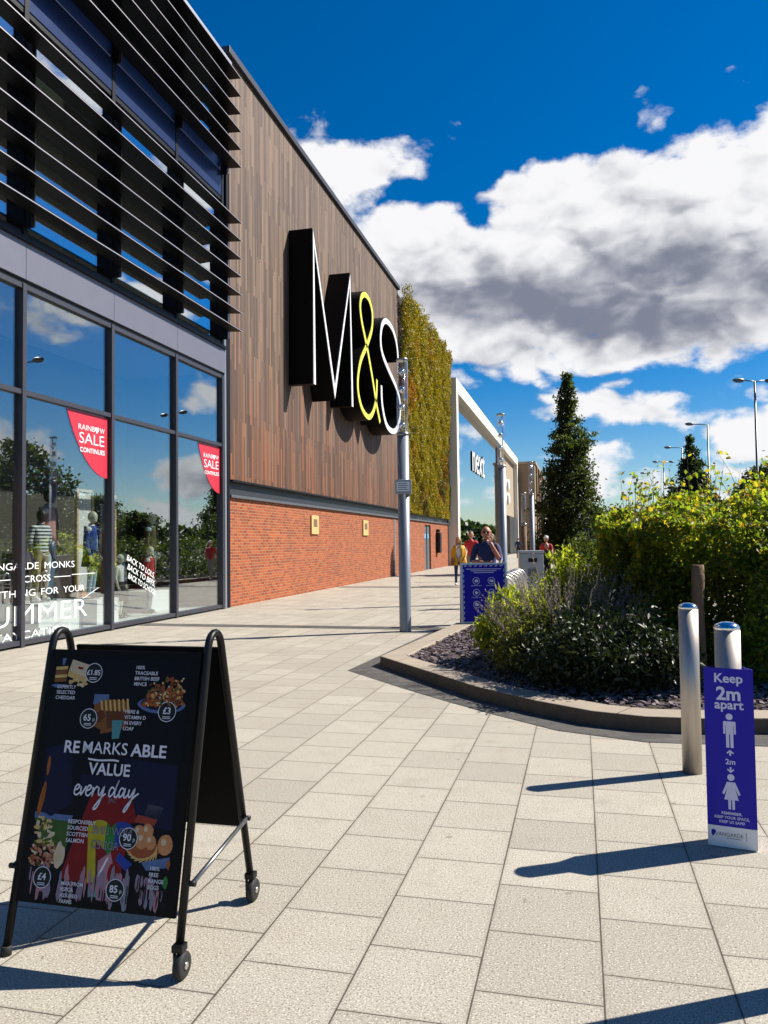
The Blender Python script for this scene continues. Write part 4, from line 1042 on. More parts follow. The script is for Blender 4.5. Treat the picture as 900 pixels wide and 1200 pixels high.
# ---------------------------------------------------------------- lamp posts of the car park
def lamp_post(x, y, double, label, ang=0., h=10.3):
    t = thing('lamp_post', label, 'lamp post', (x, y, -.12), group='car park lamp posts')
    MB().tube([(x, y, -.12), (x, y, 1.4), (x, y, 1.45), (x, y, h-.05)], [.11, .11, .08, .055], 10).build('pole', 'lamp_grey', t)
    for s_ in ((-1, 1) if double else (-1,)):
        dxx, dyy = s_*math.cos(ang), s_*math.sin(ang); L = .62 if double else 1.05
        MB().tube([(x, y, h-.12), (x+dxx*.05, y+dyy*.05, h-.06), (x+dxx*L, y+dyy*L, h-.04 if not double else h+.0)], .035, 8).build('arm', 'lamp_grey', t)
        rot = Matrix.Rotation(ang, 3, 'Z')
        hmb = MB(); cx, cy = x+dxx*(L+.32), y+dyy*(L+.32)
        hmb.ell((cx, cy, h-.0), (.36, .18, .11), 16, 8, rot)
        hd_ = hmb.build('lamp_head', 'lamp_grey', t)
        MB().ell((cx, cy, h-.075), (.30, .15, .07), 12, 6, rot).build('lens', 'box_grey', hd_)
for x, y, dbl, lb in ((9.6, 47, True, 'nearest double headed lamp post at right edge of view'), (9.6, 63.6, False, 'single armed lamp post left of the double headed one'),
                      (9.6, 79, False, 'lower looking single armed lamp post above second conical tree'), (9.3, 93, True, 'distant double headed lamp post, nearer of two'),
                      (9.5, 108, False, 'distant single armed lamp post, smallest with an arm'), (9.3, 126, True, 'farthest and smallest double headed lamp post'), (9.3, 31.8, False, 'lamp post mirrored in the second shop window')):
    lamp_post(x, y, dbl, lb, .25 if not dbl else .35)

# ================================================================ BLACK PAVEMENT A BOARD
ab = thing('pavement_board', 'black wheeled pavement A board with dark grocery offers poster', 'sign', (-1.735, 2.83, 0))
AX, AY = -1.735, 2.83
zt = 1.10
for sx in (-1, 1):
    x = AX+sx*.352; tx = AX+sx*.343
    foot_f = (x-.0, AY-.30, .095 if sx > 0 else .012); foot_b = (x, AY+.31, .095 if sx > 0 else .012)
    pts = [foot_f, (tx, AY-.058, zt)]+[(tx, AY-.055*math.cos(q), zt+.06*math.sin(q)) for q in [math.pi*j/9 for j in range(1, 9)]]+[(tx, AY+.058, zt), foot_b]
    MB().tube(pts, .0150, 12).build('side_frame', 'black_metal', ab)
    def leg_at(z, back): k = (z-.05)/(zt-.05); return AY+(.31-(.31-.058)*k if back else -.30+(.30-.058)*k)
    MB().tube([(AX+sx*.372, leg_at(.30, False), .30), (AX+sx*.372, leg_at(.37, True), .37)], .0085, 8).build('stay_bar', 'steel_dark', ab)
    for z, bk in ((.30, False), (.37, True)): MB().tube([(AX+sx*.345, leg_at(z, bk), z), (AX+sx*.385, leg_at(z, bk), z)], .010, 10).build('bolt', 'black_metal', ab)
    if sx > 0:
        for yy in (-.30, .31):
            c = Vector((x+.004, AY+yy, .0455))
            MB().box(x-.020, x+.022, AY+yy-.022, AY+yy+.022, .092, .118).build('wheel_bracket', 'black_metal', ab, bevel=.004)
            cas = MB(); cas.tube([(x-.018, AY+yy, .04), (x-.018, AY+yy, .10)], .006, 8); cas.build('wheel_fork', 'black_metal', ab)
            mbw = MB(); rings = []
            for wx, r_ in ((-.015, .030), (-.015, .041), (-.009, .0455), (.009, .0455), (.015, .041), (.015, .030)):
                rings.append([(c.x+.006+wx, c.y+r_*math.cos(a_), c.z+r_*math.sin(a_)) for a_ in [2*math.pi*k/24 for k in range(24)]])
            wh = mbw.ring_loft(rings).build('wheel', 'rubber', ab)
            mbw = MB(); rings = []
            for wx, r_ in ((.0152, .014), (.020, .012), (.022, .004)):
                rings.append([(c.x+.006+wx, c.y+r_*math.cos(a_), c.z+r_*math.sin(a_)) for a_ in [2*math.pi*k/14 for k in range(14)]])
            mbw.ring_loft(rings).build('hub', 'steel', wh)
    else:
        for yy in (-.30, .31): MB().lathe((x, AY+yy, 0), [(.020, 0), (.020, .03), (.0165, .034)], 14).build('foot', 'rubber', ab)
tilt = math.atan2(.242, zt-.05)
# front panel frame of reference: u right, v up the slope, w out of the panel
ct_, st_ = math.cos(tilt), math.sin(tilt)
def fpan(u, v, w_): return (AX+u, AY-.285+v*st_-w_*ct_, .13+v*ct_+w_*st_)
def bpan(u, v, w_): return (AX-u, AY+.295-v*st_+w_*ct_, .13+v*ct_+w_*st_)
mb = MB(); mb.prism([(-.328, .06), (.328, .06), (.328, .985), (-.328, .985)], .016, fpan); mb.build('front_panel', 'board_black', ab, bevel=.003)
mb = MB(); mb.prism([(-.328, .20), (.328, .20), (.328, .985), (-.328, .985)], .016, bpan); mb.build('rear_panel', 'board_black', ab, bevel=.003)
PW, PH, PX, PY = .585, .865, -.295, .085
def fpo(u, v, w_): return fpan(PX+u*PW, PY+(1-v)*PH, .0162+w_)     # u,v = 0..1 from the poster's top left corner
def pp(mb, poly, lvl): mb.prism([(a_, b_) for a_, b_ in reversed(poly)], .0004, lambda u, v, w_: fpo(u, v, lvl*.0006+w_))
mb = MB(); pp(mb, [(0, 1), (1, 1), (1, 0), (0, 0)][::-1][::-1], 0); pst = mb.build('poster', 'poster_ink', ab)
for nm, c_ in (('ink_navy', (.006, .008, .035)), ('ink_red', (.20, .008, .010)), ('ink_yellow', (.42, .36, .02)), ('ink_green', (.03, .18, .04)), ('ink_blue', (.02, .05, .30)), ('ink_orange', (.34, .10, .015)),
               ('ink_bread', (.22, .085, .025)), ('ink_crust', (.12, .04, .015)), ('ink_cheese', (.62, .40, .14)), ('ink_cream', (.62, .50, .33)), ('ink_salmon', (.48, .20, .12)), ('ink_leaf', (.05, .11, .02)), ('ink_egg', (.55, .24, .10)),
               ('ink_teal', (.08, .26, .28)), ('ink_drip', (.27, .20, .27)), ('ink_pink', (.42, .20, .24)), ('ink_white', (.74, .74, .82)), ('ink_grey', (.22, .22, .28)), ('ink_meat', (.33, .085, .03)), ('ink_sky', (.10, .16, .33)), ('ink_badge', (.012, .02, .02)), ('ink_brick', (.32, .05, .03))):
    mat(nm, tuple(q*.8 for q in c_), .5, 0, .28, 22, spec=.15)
inks = lambda: None
class Pic:
    """one flat printed picture: polygons of several inks in one mesh, each layer a hair above the last"""
    def __init__(s): s.mb = MB(); s.ms = []; s.l = 1
    def p(s, ink, poly, lvl=None):
        if ink not in s.ms: s.ms.append(ink)
        s.mb.m = s.ms.index(ink)
        a2 = sum(poly[i-1][0]*poly[i][1]-poly[i][0]*poly[i-1][1] for i in range(len(poly)))
        if a2 > 0: poly = poly[::-1]
        pl = list(poly); s.l += .03
        s.mb.prism(pl, .00005, lambda u, v, w_: fpo(u, v, (lvl if lvl is not None else s.l)*.0004+w_))
    def build(s, name): return s.mb.build(name, s.ms, pst)
AR = PW/PH
def cir(u, v, r_, n=26): return [(u+r_*math.cos(2*math.pi*k/n), v+r_*AR*math.sin(2*math.pi*k/n)) for k in range(n)]
def bl(u, v, ru, rv, n=12, j=.22, rot=0.): return [(u+a_, v+b_*AR) for a_, b_ in blob_poly(0, 0, ru, rv, n, j, rot)]
q = Pic(); q.p('ink_navy', [(.02, .40), (.20, .36), (.26, .62), (.12, .68), (.04, .66)]); q.p('ink_navy', [(.60, .42), (.98, .44), (.98, .70), (.74, .68)]); q.p('ink_navy', [(.30, .5), (.7, .5), (.74, .58), (.3, .57)]); q.build('navy_print')
q = Pic(); q.p('ink_orange', bl(.035, .61, .02, .11, 10, .1, .12)); q.p('ink_orange', bl(.05, .47, .012, .06, 10, .1)); q.build('orange_flames')
q = Pic(); q.p('ink_red', [(.40, .565), (.90, .60), (.86, .68), (.70, .68), (.66, .95), (.24, .92)]); q.p('ink_grey', [(.80, .60), (.91, .61), (.88, .665), (.78, .66)]); q.p('ink_brick', [(.74, .645), (.88, .66), (.86, .685), (.72, .675)]); q.build('red_reflection')  # red part of a reflection in the board, painted flat onto the poster
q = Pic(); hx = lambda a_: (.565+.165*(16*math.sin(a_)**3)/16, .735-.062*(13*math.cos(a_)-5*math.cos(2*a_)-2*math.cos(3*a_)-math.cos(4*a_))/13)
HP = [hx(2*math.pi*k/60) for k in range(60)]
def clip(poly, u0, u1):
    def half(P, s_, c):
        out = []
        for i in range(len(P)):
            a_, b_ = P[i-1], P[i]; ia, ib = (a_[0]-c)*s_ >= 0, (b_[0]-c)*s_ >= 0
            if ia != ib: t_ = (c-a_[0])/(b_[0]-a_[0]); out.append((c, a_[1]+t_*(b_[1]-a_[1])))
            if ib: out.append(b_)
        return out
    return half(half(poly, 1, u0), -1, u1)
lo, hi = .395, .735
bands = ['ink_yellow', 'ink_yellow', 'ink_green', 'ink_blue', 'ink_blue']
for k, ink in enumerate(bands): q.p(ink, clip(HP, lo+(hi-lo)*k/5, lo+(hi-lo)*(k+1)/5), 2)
q.p('ink_yellow', [(.40, .70), (.45, .69), (.50, .92), (.44, .93)]); q.build('heart_reflection')  # heart belongs to the same reflection, painted in ink colours
q = Pic()
for _ in range(80):
    u = random.uniform(.02, .97); q.p(random.choice(['ink_drip', 'ink_drip', 'ink_grey', 'ink_pink']), bl(u, random.uniform(.90, .985), random.uniform(.006, .022), random.uniform(.03, .075), 9, .2))
for _ in range(40):
    u = random.uniform(.5, .97); q.p('poster_ink', bl(u, random.uniform(.91, .98), .004, random.uniform(.03, .06), 7, .2))
q.build('paint_drips')
q = Pic(); q.p('ink_teal', [(.45, .83), (.52, .83), (.53, .98), (.47, .98)]); q.p('ink_pink', [(.50, .84), (.58, .80), (.66, .93), (.63, .99), (.52, .99)]); q.p('ink_red', bl(.61, .88, .035, .05)); q.p('ink_white', [(.555, .83), (.575, .82), (.49, .95), (.475, .945)]); q.p('ink_blue', [(.64, .80), (.74, .84), (.70, .87), (.62, .83)]); q.build('milk_picture')
q = Pic()
q.p('ink_sky', [(0.0, .665), (.28, .67), (.27, .70), (0.0, .69)]); q.p('ink_leaf', [(.06, .69), (.28, .695), (.26, .80), (.04, .80)])
for _ in range(40): q.p(random.choice(['ink_cream', 'ink_yellow', 'ink_cream', 'ink_cheese', 'ink_leaf']), bl(random.uniform(.01, .15), random.uniform(.69, .80), random.uniform(.01, .026), random.uniform(.008, .02)))
for _ in range(10): q.p('ink_leaf', bl(random.uniform(.10, .26), random.uniform(.70, .80), .035, .008, 8, .2, random.uniform(-.6, .6)))
for _ in range(90): q.p(random.choice(['ink_salmon', 'ink_salmon', 'ink_meat', 'ink_cream', 'ink_crust']), bl(random.uniform(.01, .19), random.uniform(.80, .88), random.uniform(.008, .022), random.uniform(.005, .012), 9, .3, .4))
q.p('ink_cream', bl(.22, .83, .035, .075)); q.build('salmon_picture')
q = Pic()
q.p('ink_cream', [(.12, .005), (.27, .03), (.245, .085), (.10, .055)]); q.p('ink_cheese', [(.10, .055), (.245, .085), (.24, .11), (.095, .08)]); q.p('ink_red', [(.17, .035), (.21, .04), (.205, .05), (.165, .045)])
for k in range(4): q.p(('ink_cheese', 'ink_bread')[k % 2], [(.0, .04+k*.018), (.09, .035+k*.018), (.09, .05+k*.018), (.0, .055+k*.018)])
q.p('ink_sky', bl(.05, .125, .06, .012)); q.p('ink_sky', [(.04, .0), (.07, .0), (.06, .03), (.045, .03)])
for _ in range(16): q.p(random.choice(['ink_cream', 'ink_cheese']), bl(random.uniform(.12, .25), random.uniform(.09, .125), .012, .012, 6))
q.build('cheese_picture')
q = Pic()
q.p('ink_sky', [(.32, .155), (.43, .155), (.43, .195), (.32, .20)]); q.p('ink_bread', [(.33, .20), (.42, .175), (.56, .18), (.60, .215), (.60, .28), (.45, .32), (.33, .29)]); q.p('ink_crust', [(.42, .225), (.60, .215), (.60, .28), (.45, .32)])
for k in range(7): q.p('ink_cheese', [(.37+k*.032, .182-.002*k), (.384+k*.032, .182-.002*k), (.40+k*.032, .225), (.386+k*.032, .225)])
q.p('ink_crust', bl(.38, .25, .035, .04)); q.p('ink_bread', [(.40, .31), (.58, .28), (.58, .295), (.40, .325)])
q.p('ink_teal', [(.475, .265), (.555, .262), (.54, .34), (.49, .345)]); q.build('bread_picture')
q = Pic()
q.p('ink_sky', bl(.82, .19, .17, .055, 18, .04)); q.p('ink_navy', bl(.82, .185, .15, .045, 18, .03))
for _ in range(190):
    a_ = random.uniform(-1, 1); v_ = random.uniform(0, 1)
    q.p(random.choice(['ink_orange', 'ink_meat', 'ink_meat', 'ink_brick', 'ink_cheese', 'ink_bread', 'ink_orange']), bl(.83+a_*.14, .185-.12*v_*(1-a_*a_*.7)+.01-.03*a_*v_, random.uniform(.006, .020), random.uniform(.005, .013), 9, .3, random.uniform(0, 3)))
for _ in range(26): q.p(random.choice(['ink_leaf', 'ink_crust', 'ink_crust']), bl(.83+random.uniform(-.13, .13), random.uniform(.08, .19), .014, .008, 8, .2, random.uniform(0, 3)))
for _ in range(12): q.p('ink_cream', bl(.83+random.uniform(-.12, .13), random.uniform(.07, .19), .008, .007, 7))
q.build('beef_picture')
q = Pic()
q.p('ink_meat', bl(.80, .775, .12, .06, 18, .06))
for k in range(9): a_ = .3+k*.28; q.p('ink_cheese', bl(.80+.10*math.cos(a_), .775+.045*math.sin(a_), .04, .005, 8, .1, a_+1.2))
for u, v, r_ in ((.76, .715, .038), (.82, .71, .042), (.79, .745, .045), (.85, .75, .038), (.95, .755, .052)): q.p('ink_egg', bl(u, v, r_, r_*1.15, 16, .03)); q.p('ink_cream', bl(u-.012, v-.010, r_*.35, r_*.4, 10, .1))
q.p('ink_sky', [(.80, .83), (.99, .80), (.99, .84), (.84, .86)]); q.p('ink_orange', bl(.985, .83, .012, .03)); q.p('ink_green', bl(.975, .90, .018, .035)); q.build('egg_picture')
# price badges
def badge(u, v, txt, r_=.064, tail=None):
    q = Pic(); q.l = 5; q.p('ink_white', cir(u, v, r_)); q.p('ink_badge', cir(u, v, r_*.93)); b_ = q.build('price_badge')
    mb = MB(); f5 = lambda a_, b__, w_: fpo(u+a_/PW, v-b__/PH, .0036+w_)
    put_text(mb, txt, -.005 if tail else 0, -.008, .034 if len(txt) < 4 else .027, f5, bold=.02)
    if tail: put_text(mb, tail, .024, -.008, .020, f5)
    for k in range(2): mb.prism([(-.016, -.020-k*.006), (.016, -.020-k*.006), (.016, -.0175-k*.006), (-.016, -.0175-k*.006)], .0001, f5)
    mb.build('price_lettering', 'ink_white', b_)
badge(.295, .062, '£1.85'); badge(.865, .218, '£3'); badge(.30, .262, '65', tail='p'); badge(.12, .925, '£4'); badge(.695, .742, '90', tail='p'); badge(.645, .945, '85', tail='p')
def ptext(name, lines, u, v, size, align='LEFT', gap=1.12, bold=.012, ink='ink_white', **kw):
    mb = MB()
    for k, ln in enumerate(lines): put_text(mb, ln, u*PW, -(v*PH+k*size*gap), size, lambda a_, b_, w_: fpo(a_/PW, -b_/PH, .0042+w_), align, bold, **kw)
    return mb.build(name, ink, pst)
ptext('offer_lettering', ['EXPERTLY', 'SELECTED', 'CHEDDAR'], .105, .135, .0185, 'CENTER')
ptext('offer_lettering', ['100%', 'TRACEABLE', 'BRITISH BEEF', 'MINCE'], .605, .040, .0185)
ptext('offer_lettering', ['FIBRE &', 'VITAMIN D', 'IN EVERY', 'LOAF'], .565, .232, .0185)
ptext('offer_lettering', ['RESPONSIBLY', 'SOURCED', 'SCOTTISH', 'SALMON'], .255, .700, .0195)
ptext('offer_lettering', ['MILK FROM', 'RSPCA', 'ASSURED', 'FARMS'], .265, .945, .018)
ptext('offer_lettering', ['100%', 'FREE', 'RANGE', 'EGGS'], .865, .855, .0185)
ptext('slogan_lettering', ['RE'], .148, .410, .062, bold=.022, width=.066)
ptext('slogan_lettering', ['MARKS'], .285, .408, .062, bold=.006, width=.190)
ptext('slogan_lettering', ['ABLE'], .645, .410, .062, bold=.022, width=.148)
ptext('slogan_lettering', ['VALUE'], .355, .495, .060, bold=.020, width=.176)
mb = MB(); stroke(mb, spline([(.34*PW, -.432*PH), (.42*PW, -.436*PH), (.52*PW, -.432*PH), (.565*PW, -.435*PH)], 4), .0065, lambda a_, b_, w_: fpo(a_/PW, -b_/PH, .0042+w_)); mb.build('underline', 'ink_white', pst)
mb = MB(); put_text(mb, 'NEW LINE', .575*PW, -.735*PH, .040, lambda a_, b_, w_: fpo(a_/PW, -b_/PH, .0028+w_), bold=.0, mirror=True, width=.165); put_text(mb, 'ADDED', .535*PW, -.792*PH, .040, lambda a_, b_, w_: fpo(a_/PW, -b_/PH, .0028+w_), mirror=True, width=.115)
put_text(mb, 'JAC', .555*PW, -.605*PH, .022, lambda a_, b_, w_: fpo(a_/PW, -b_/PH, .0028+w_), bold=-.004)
mb.build('reflected_lettering', 'ink_grey', pst)  # lettering of the painted reflection, main words reversed
# brush script "every day" as drawn strokes (units: x 0..10.6)
SCR = [[(.1, .55), (.7, .8), (.85, 1.15), (.5, 1.25), (.2, .8), (.25, .2), (.7, .05), (1.15, .4)],
       [(1.15, 1.1), (1.35, .1), (1.95, 1.15)], [(2.0, .55), (2.6, .8), (2.75, 1.15), (2.4, 1.25), (2.1, .8), (2.15, .2), (2.6, .05), (3.05, .5)],
       [(3.1, 1.1), (3.2, .1), (3.3, .7), (3.65, 1.15), (3.9, 1.05)], [(4.05, 1.1), (4.1, .45), (4.4, .2), (4.85, 1.15), (4.7, -.2), (4.3, -1.25), (3.9, -1.5), (3.95, -1.1), (4.9, .1), (5.3, .4)],
       [(6.55, 1.0), (6.1, 1.2), (5.8, .7), (5.95, .1), (6.4, .4), (6.75, 1.2), (6.98, 1.95), (6.75, 1.1), (6.75, .2), (7.1, .1), (7.3, .45)],
       [(8.15, 1.0), (7.7, 1.2), (7.4, .7), (7.55, .1), (7.95, .4), (8.25, 1.1), (8.2, .3), (8.5, .1), (8.8, .5)], [(8.9, 1.1), (8.9, .45), (9.2, .2), (9.75, 1.15), (9.5, -.2), (9.05, -1.25), (8.7, -1.55), (8.75, -1.1), (9.8, .2), (10.5, .7)]]
mb = MB(); k_ = .47*PW/10.5
for stt in SCR: stroke(mb, spline([(.26*PW+(x+.12*y)*k_, -.585*PH+y*k_*1.15) for x, y in stt], 5), .0058, lambda a_, b_, w_: fpo(a_/PW, -b_/PH, .0042+w_))
mb.build('script_lettering', 'ink_white', pst)

# ================================================================ PEOPLE AND SHOP FIGURES
for nm, c_, ro in (('skin', (.50, .27, .18), .5), ('skin_ruddy', (.50, .20, .12), .5), ('lips', (.35, .10, .08), .5), ('eye', (.02, .02, .02), .2), ('hair_blonde', (.42, .24, .09), .6), ('hair_brown', (.09, .045, .025), .6), ('hair_grey', (.35, .33, .31), .6),
                   ('cloth_yellow', (.66, .33, .015), .8), ('cloth_white', (.72, .70, .68), .8), ('cloth_navy', (.025, .03, .09), .8), ('cloth_denim', (.035, .05, .12), .85), ('cloth_red', (.52, .035, .04), .8), ('cloth_lilac', (.36, .33, .62), .8),
                   ('cloth_black', (.012, .012, .014), .85), ('cloth_khaki', (.40, .29, .16), .8), ('cloth_pink', (.50, .24, .20), .8), ('cloth_blue', (.02, .06, .30), .8), ('cloth_pale_blue', (.45, .58, .66), .8), ('cloth_olive', (.10, .075, .03), .8), ('cloth_grey', (.25, .25, .27), .8),
                   ('bag_leather', (.22, .06, .03), .5), ('shoe_white', (.7, .7, .7), .6), ('shoe_black', (.015, .015, .015), .4), ('dummy_cream', (.62, .60, .46), .5), ('dummy_dark', (.03, .024, .022), .45)): mat(nm, c_, ro, 0, .1, 12)
def mk_stripe():
    m, nt, b = newmat('cloth_striped')
    x, y, z = nt.xyz(nt.n('ShaderNodeTexCoord').outputs['Object'])
    nt.link(nt.mix(nt.m('LESS_THAN', nt.m('FRACT', nt.m('MULTIPLY', z, 17.)), .42), (.72, .72, .70), (.012, .015, .03)), b.inputs['Base Color']); b.inputs['Roughness'].default_value = .85
mk_stripe()
REST = dict(pelvis=(0, 0, .525), waist=(0, .004, .60), chest=(0, .004, .715), nbase=(0, -.004, .815), neck=(0, .002, .862),
            rhip=(.052, 0, .495), rknee=(.056, .012, .285), rankle=(.058, -.012, .048), rtoe=(.066, .075, .018), rsh=(.100, -.002, .800), relb=(.128, -.012, .635), rwri=(.135, .035, .492), rhand=(.134, .05, .447),
            lhip=(-.052, 0, .495), lknee=(-.056, .012, .285), lankle=(-.058, -.012, .048), ltoe=(-.066, .075, .018), lsh=(-.100, -.002, .800), lelb=(-.128, -.012, .635), lwri=(-.135, .035, .492), lhand=(-.134, .05, .447))
BONES = [('pelvis', 'waist'), ('waist', 'chest'), ('chest', 'nbase'), ('nbase', 'neck'), ('pelvis', 'rhip'), ('rhip', 'rknee'), ('rknee', 'rankle'), ('rankle', 'rtoe'), ('pelvis', 'lhip'), ('lhip', 'lknee'), ('lknee', 'lankle'), ('lankle', 'ltoe'),
         ('chest', 'rsh'), ('rsh', 'relb'), ('relb', 'rwri'), ('rwri', 'rhand'), ('chest', 'lsh'), ('lsh', 'lelb'), ('lelb', 'lwri'), ('lwri', 'lhand')]
RAD = dict(pelvis=.070, waist=.064, chest=.074, nbase=.044, neck=.030, hip=.056, knee=.036, ankle=.025, toe=.022, sh=.040, elb=.027, wri=.018, hand=.019)
SEG = {('chest', 'nbase'): 'top', ('waist', 'chest'): 'top', ('pelvis', 'waist'): 'top', ('nbase', 'neck'): 'neck'}
def seg_kind(a_, b_):
    if (a_, b_) in SEG: return SEG[(a_, b_)]
    k = b_[1:]
    return {'hip': 'bottom', 'knee': 'bottom', 'ankle': 'shin', 'toe': 'shoe', 'sh': 'top', 'elb': 'sleeve', 'wri': 'forearm', 'hand': 'skin'}[k]
def body_mesh(h, pose, wide=1.0):
    J = {k: Vector(v)*h for k, v in REST.items()}
    for k, v in pose.items():
        if k in J: J[k] = Vector(v)*h
    names = list(J); me = bpy.data.meshes.new('body')
    me.from_pydata([tuple(J[k]) for k in names], [(names.index(a_), names.index(b_)) for a_, b_ in BONES], [])
    o = bpy.data.objects.new('body', me); COL.objects.link(o)
    o.modifiers.new('Skin', 'SKIN'); sub = o.modifiers.new('Subsurf', 'SUBSURF'); sub.levels = 2; sub.render_levels = 2
    for i, k in enumerate(names):
        r_ = RAD.get(k) or RAD[k[1:]]
        me.skin_vertices[0].data[i].radius = (r_*h*wide, r_*h*wide); me.skin_vertices[0].data[i].use_root = (k == 'pelvis')
    dg = bpy.context.evaluated_depsgraph_get(); dg.update()
    m2 = bpy.data.meshes.new_from_object(o.evaluated_get(dg))
    V = [Vector(v.co) for v in m2.vertices]; F = [tuple(p.vertices) for p in m2.polygons]
    bpy.data.objects.remove(o); bpy.data.meshes.remove(me); bpy.data.meshes.remove(m2)
    return J, V, F
def seg_dist(p, a_, b_):
    ab_ = b_-a_; t_ = max(0, min(1, (p-a_).dot(ab_)/max(ab_.length_squared, 1e-9))); return (p-(a_+ab_*t_)).length
def figure(name, label, cat, loc, rotz, h, outfit, pose={}, face=True, hair=None, turn=0., tiltx=0., group=None, wide=1.0, base=None, hands=True, extra=None):
    """one continuous body mesh coloured by limb; hair and loose clothing are children"""
    t = thing(name, label, cat, loc, rotz, group)
    J, V, F = body_mesh(h, pose, wide)
    slots = []; mb = MB()
    def slot(m):
        if m not in slots: slots.append(m)
        return slots.index(m)
    segs = [(a_, b_, seg_kind(a_, b_)) for a_, b_ in BONES]
    RR = lambda k: RAD.get(k) or RAD[k[1:]]
    for f in F:
        c = sum((V[i] for i in f), Vector())/len(f); best = None
        for a_, b_, kd in segs:
            d_ = seg_dist(c, J[a_], J[b_])-.6*h*(RR(a_)+RR(b_))/2
            if best is None or d_ < best[0]: best = (d_, kd)
        mb.f.append(f); mb.mi.append(slot(outfit.get(best[1], outfit.get('skin', 'skin')))); mb.sm.append(True)
    mb.v = [tuple(v) for v in V]
    sk = outfit.get('skin', 'skin'); hs = h if h > 1.45 else h*(1.0+.22*(1.45-h)/.6)
    hr = Vector((.047, .056, .066))*hs; hc = J['neck']+Vector((0, .012*h, .052*hs+.012*h))
    rot = Matrix.Rotation(turn, 3, 'Z') @ Matrix.Rotation(tiltx, 3, 'X')
    mb.m = slot(sk); mb.ell(hc, hr, 18, 14, rot)
    H = lambda x, y, z: hc+rot @ Vector((x*hs, y*hs, z*hs))
    mb.ell(H(0, .014, -.040), Vector((.034, .036, .030))*hs, 14, 8, rot)        # jaw
    if face:
        mb.ell(H(0, .060, -.010), Vector((.0085, .014, .018))*hs, 10, 8, rot)
        for sx in (-1, 1):
            mb.ell(H(sx*.047, -.004, -.004), Vector((.007, .014, .020))*hs, 8, 8, rot)
        mb.m = slot('eye')
        for sx in (-1, 1): mb.ell(H(sx*.019, .0505, .006), Vector((.0075, .005, .0045))*hs, 8, 6, rot)
        mb.m = slot('lips'); mb.ell(H(0, .053, -.038), Vector((.016, .006, .0045))*hs, 10, 6, rot)
    if hands:
        mb.m = slot(outfit.get('skin', 'skin'))
        for s_ in ('r', 'l'):
            d_ = (J[s_+'hand']-J[s_+'wri']).normalized(); sg_ = 1 if s_ == 'r' else -1
            side = d_.cross(Vector((0, 0, 1)) if abs(d_.z) < .8 else Vector((1, 0, 0))).normalized(); nrm_ = side.cross(d_)
            p0 = J[s_+'hand']
            for k, ln in enumerate((.040, .046, .043, .034)):
                b_ = p0+side*(k-1.5)*.0095*h-d_*.004*h
                mb.tube([b_, b_+d_*ln*.5*h, b_+d_*ln*.85*h+nrm_*.014*h*(-1 if nrm_.y > 0 else 1)], [.0052*h, .0048*h, .0036*h], 7)
            b_ = J[s_+'wri'].lerp(p0, .45)
            mb.tube([b_, b_+d_*.018*h+side*.022*h*(1 if (side.x*sg_) < 0 else -1)+nrm_*.004*h, b_+d_*.040*h+side*.026*h*(1 if (side.x*sg_) < 0 else -1)], [.0075*h, .0062*h, .0045*h], 7)
    mb.build('body', slots, t, world=False)
    if hair:
        hm = MB(); st = hair[1]
        if st == 'short': hm.ell(H(0, -.010, .016), Vector((.051, .056, .058))*hs, 16, 10, rot)
        elif st == 'long':
            hm.ell(H(0, -.010, .016), Vector((.053, .057, .060))*hs, 16, 10, rot); hm.ell(H(0, -.034, -.045), Vector((.055, .030, .085))*hs, 16, 10, rot)
            for sx in (-1, 1): hm.ell(H(sx*.046, .004, -.045), Vector((.016, .026, .070))*hs, 10, 8, rot)
        elif st == 'hat': hm.ell(H(0, -.002, .035), Vector((.053, .062, .040))*hs, 16, 10, rot); hm.ell(H(0, .03, .018), Vector((.05, .062, .007))*hs, 14, 6, rot)
        hm.build('hair' if st != 'hat' else 'cap', hair[0], t, world=False)
    if extra: extra(t, h, J, H, hs, rot)
    if base is not None:
        MB().lathe((0, 0, -.0), [(.16, 0), (.16, .008)], 20).build('base_plate', base, t, world=False)
    return t
def skirt(nm, m, z0, z1, rx0, ry0, rx1, ry1, open_front=False):
    def ex(t, h, J, H, hs, rot):
        mb = MB(); rings = []; n = 26
        for i in range(6):
            q = i/5; z = z0+(z1-z0)*q; rx, ry = rx0+(rx1-rx0)*q**.7, ry0+(ry1-ry0)*q**.7
            rings.append([((rx*(1+.05*q*math.sin(5*a_)))*h*math.cos(a_), (ry*(1+.06*q*math.cos(4*a_)))*h*math.sin(a_), z*h) for a_ in [2*math.pi*k/n for k in range(n)]])
        mb.ring_loft(rings, cap=False)
        if open_front: mb.f = [f for f in mb.f if not (sum(mb.v[i][1] for i in f)/4 > .045*h and abs(sum(mb.v[i][0] for i in f)/4) < .035*h)]; mb.mi = mb.mi[:len(mb.f)]; mb.sm = mb.sm[:len(mb.f)]
        o = mb.build(nm, m, t, world=False); so = o.modifiers.new('thickness', 'SOLIDIFY'); so.thickness = .012
    return ex
def both(*fs_):
    def ex(*a_):
        for f in fs_: f(*a_)
    return ex
def shades(t, h, J, H, hs, rot):
    mb = MB()
    mb.ell(H(-.019, .058, .006), Vector((.0155, .004, .011))*hs, 10, 6, rot); mb.ell(H(.019, .058, .006), Vector((.0155, .004, .011))*hs, 10, 6, rot)
    mb.tube([H(-.047, .0, .010), H(-.036, .050, .011), H(0, .0615, .010), H(.036, .050, .011), H(.047, .0, .010)], .0022*hs, 6)
    mb.build('glasses', 'black_metal', t, world=False)
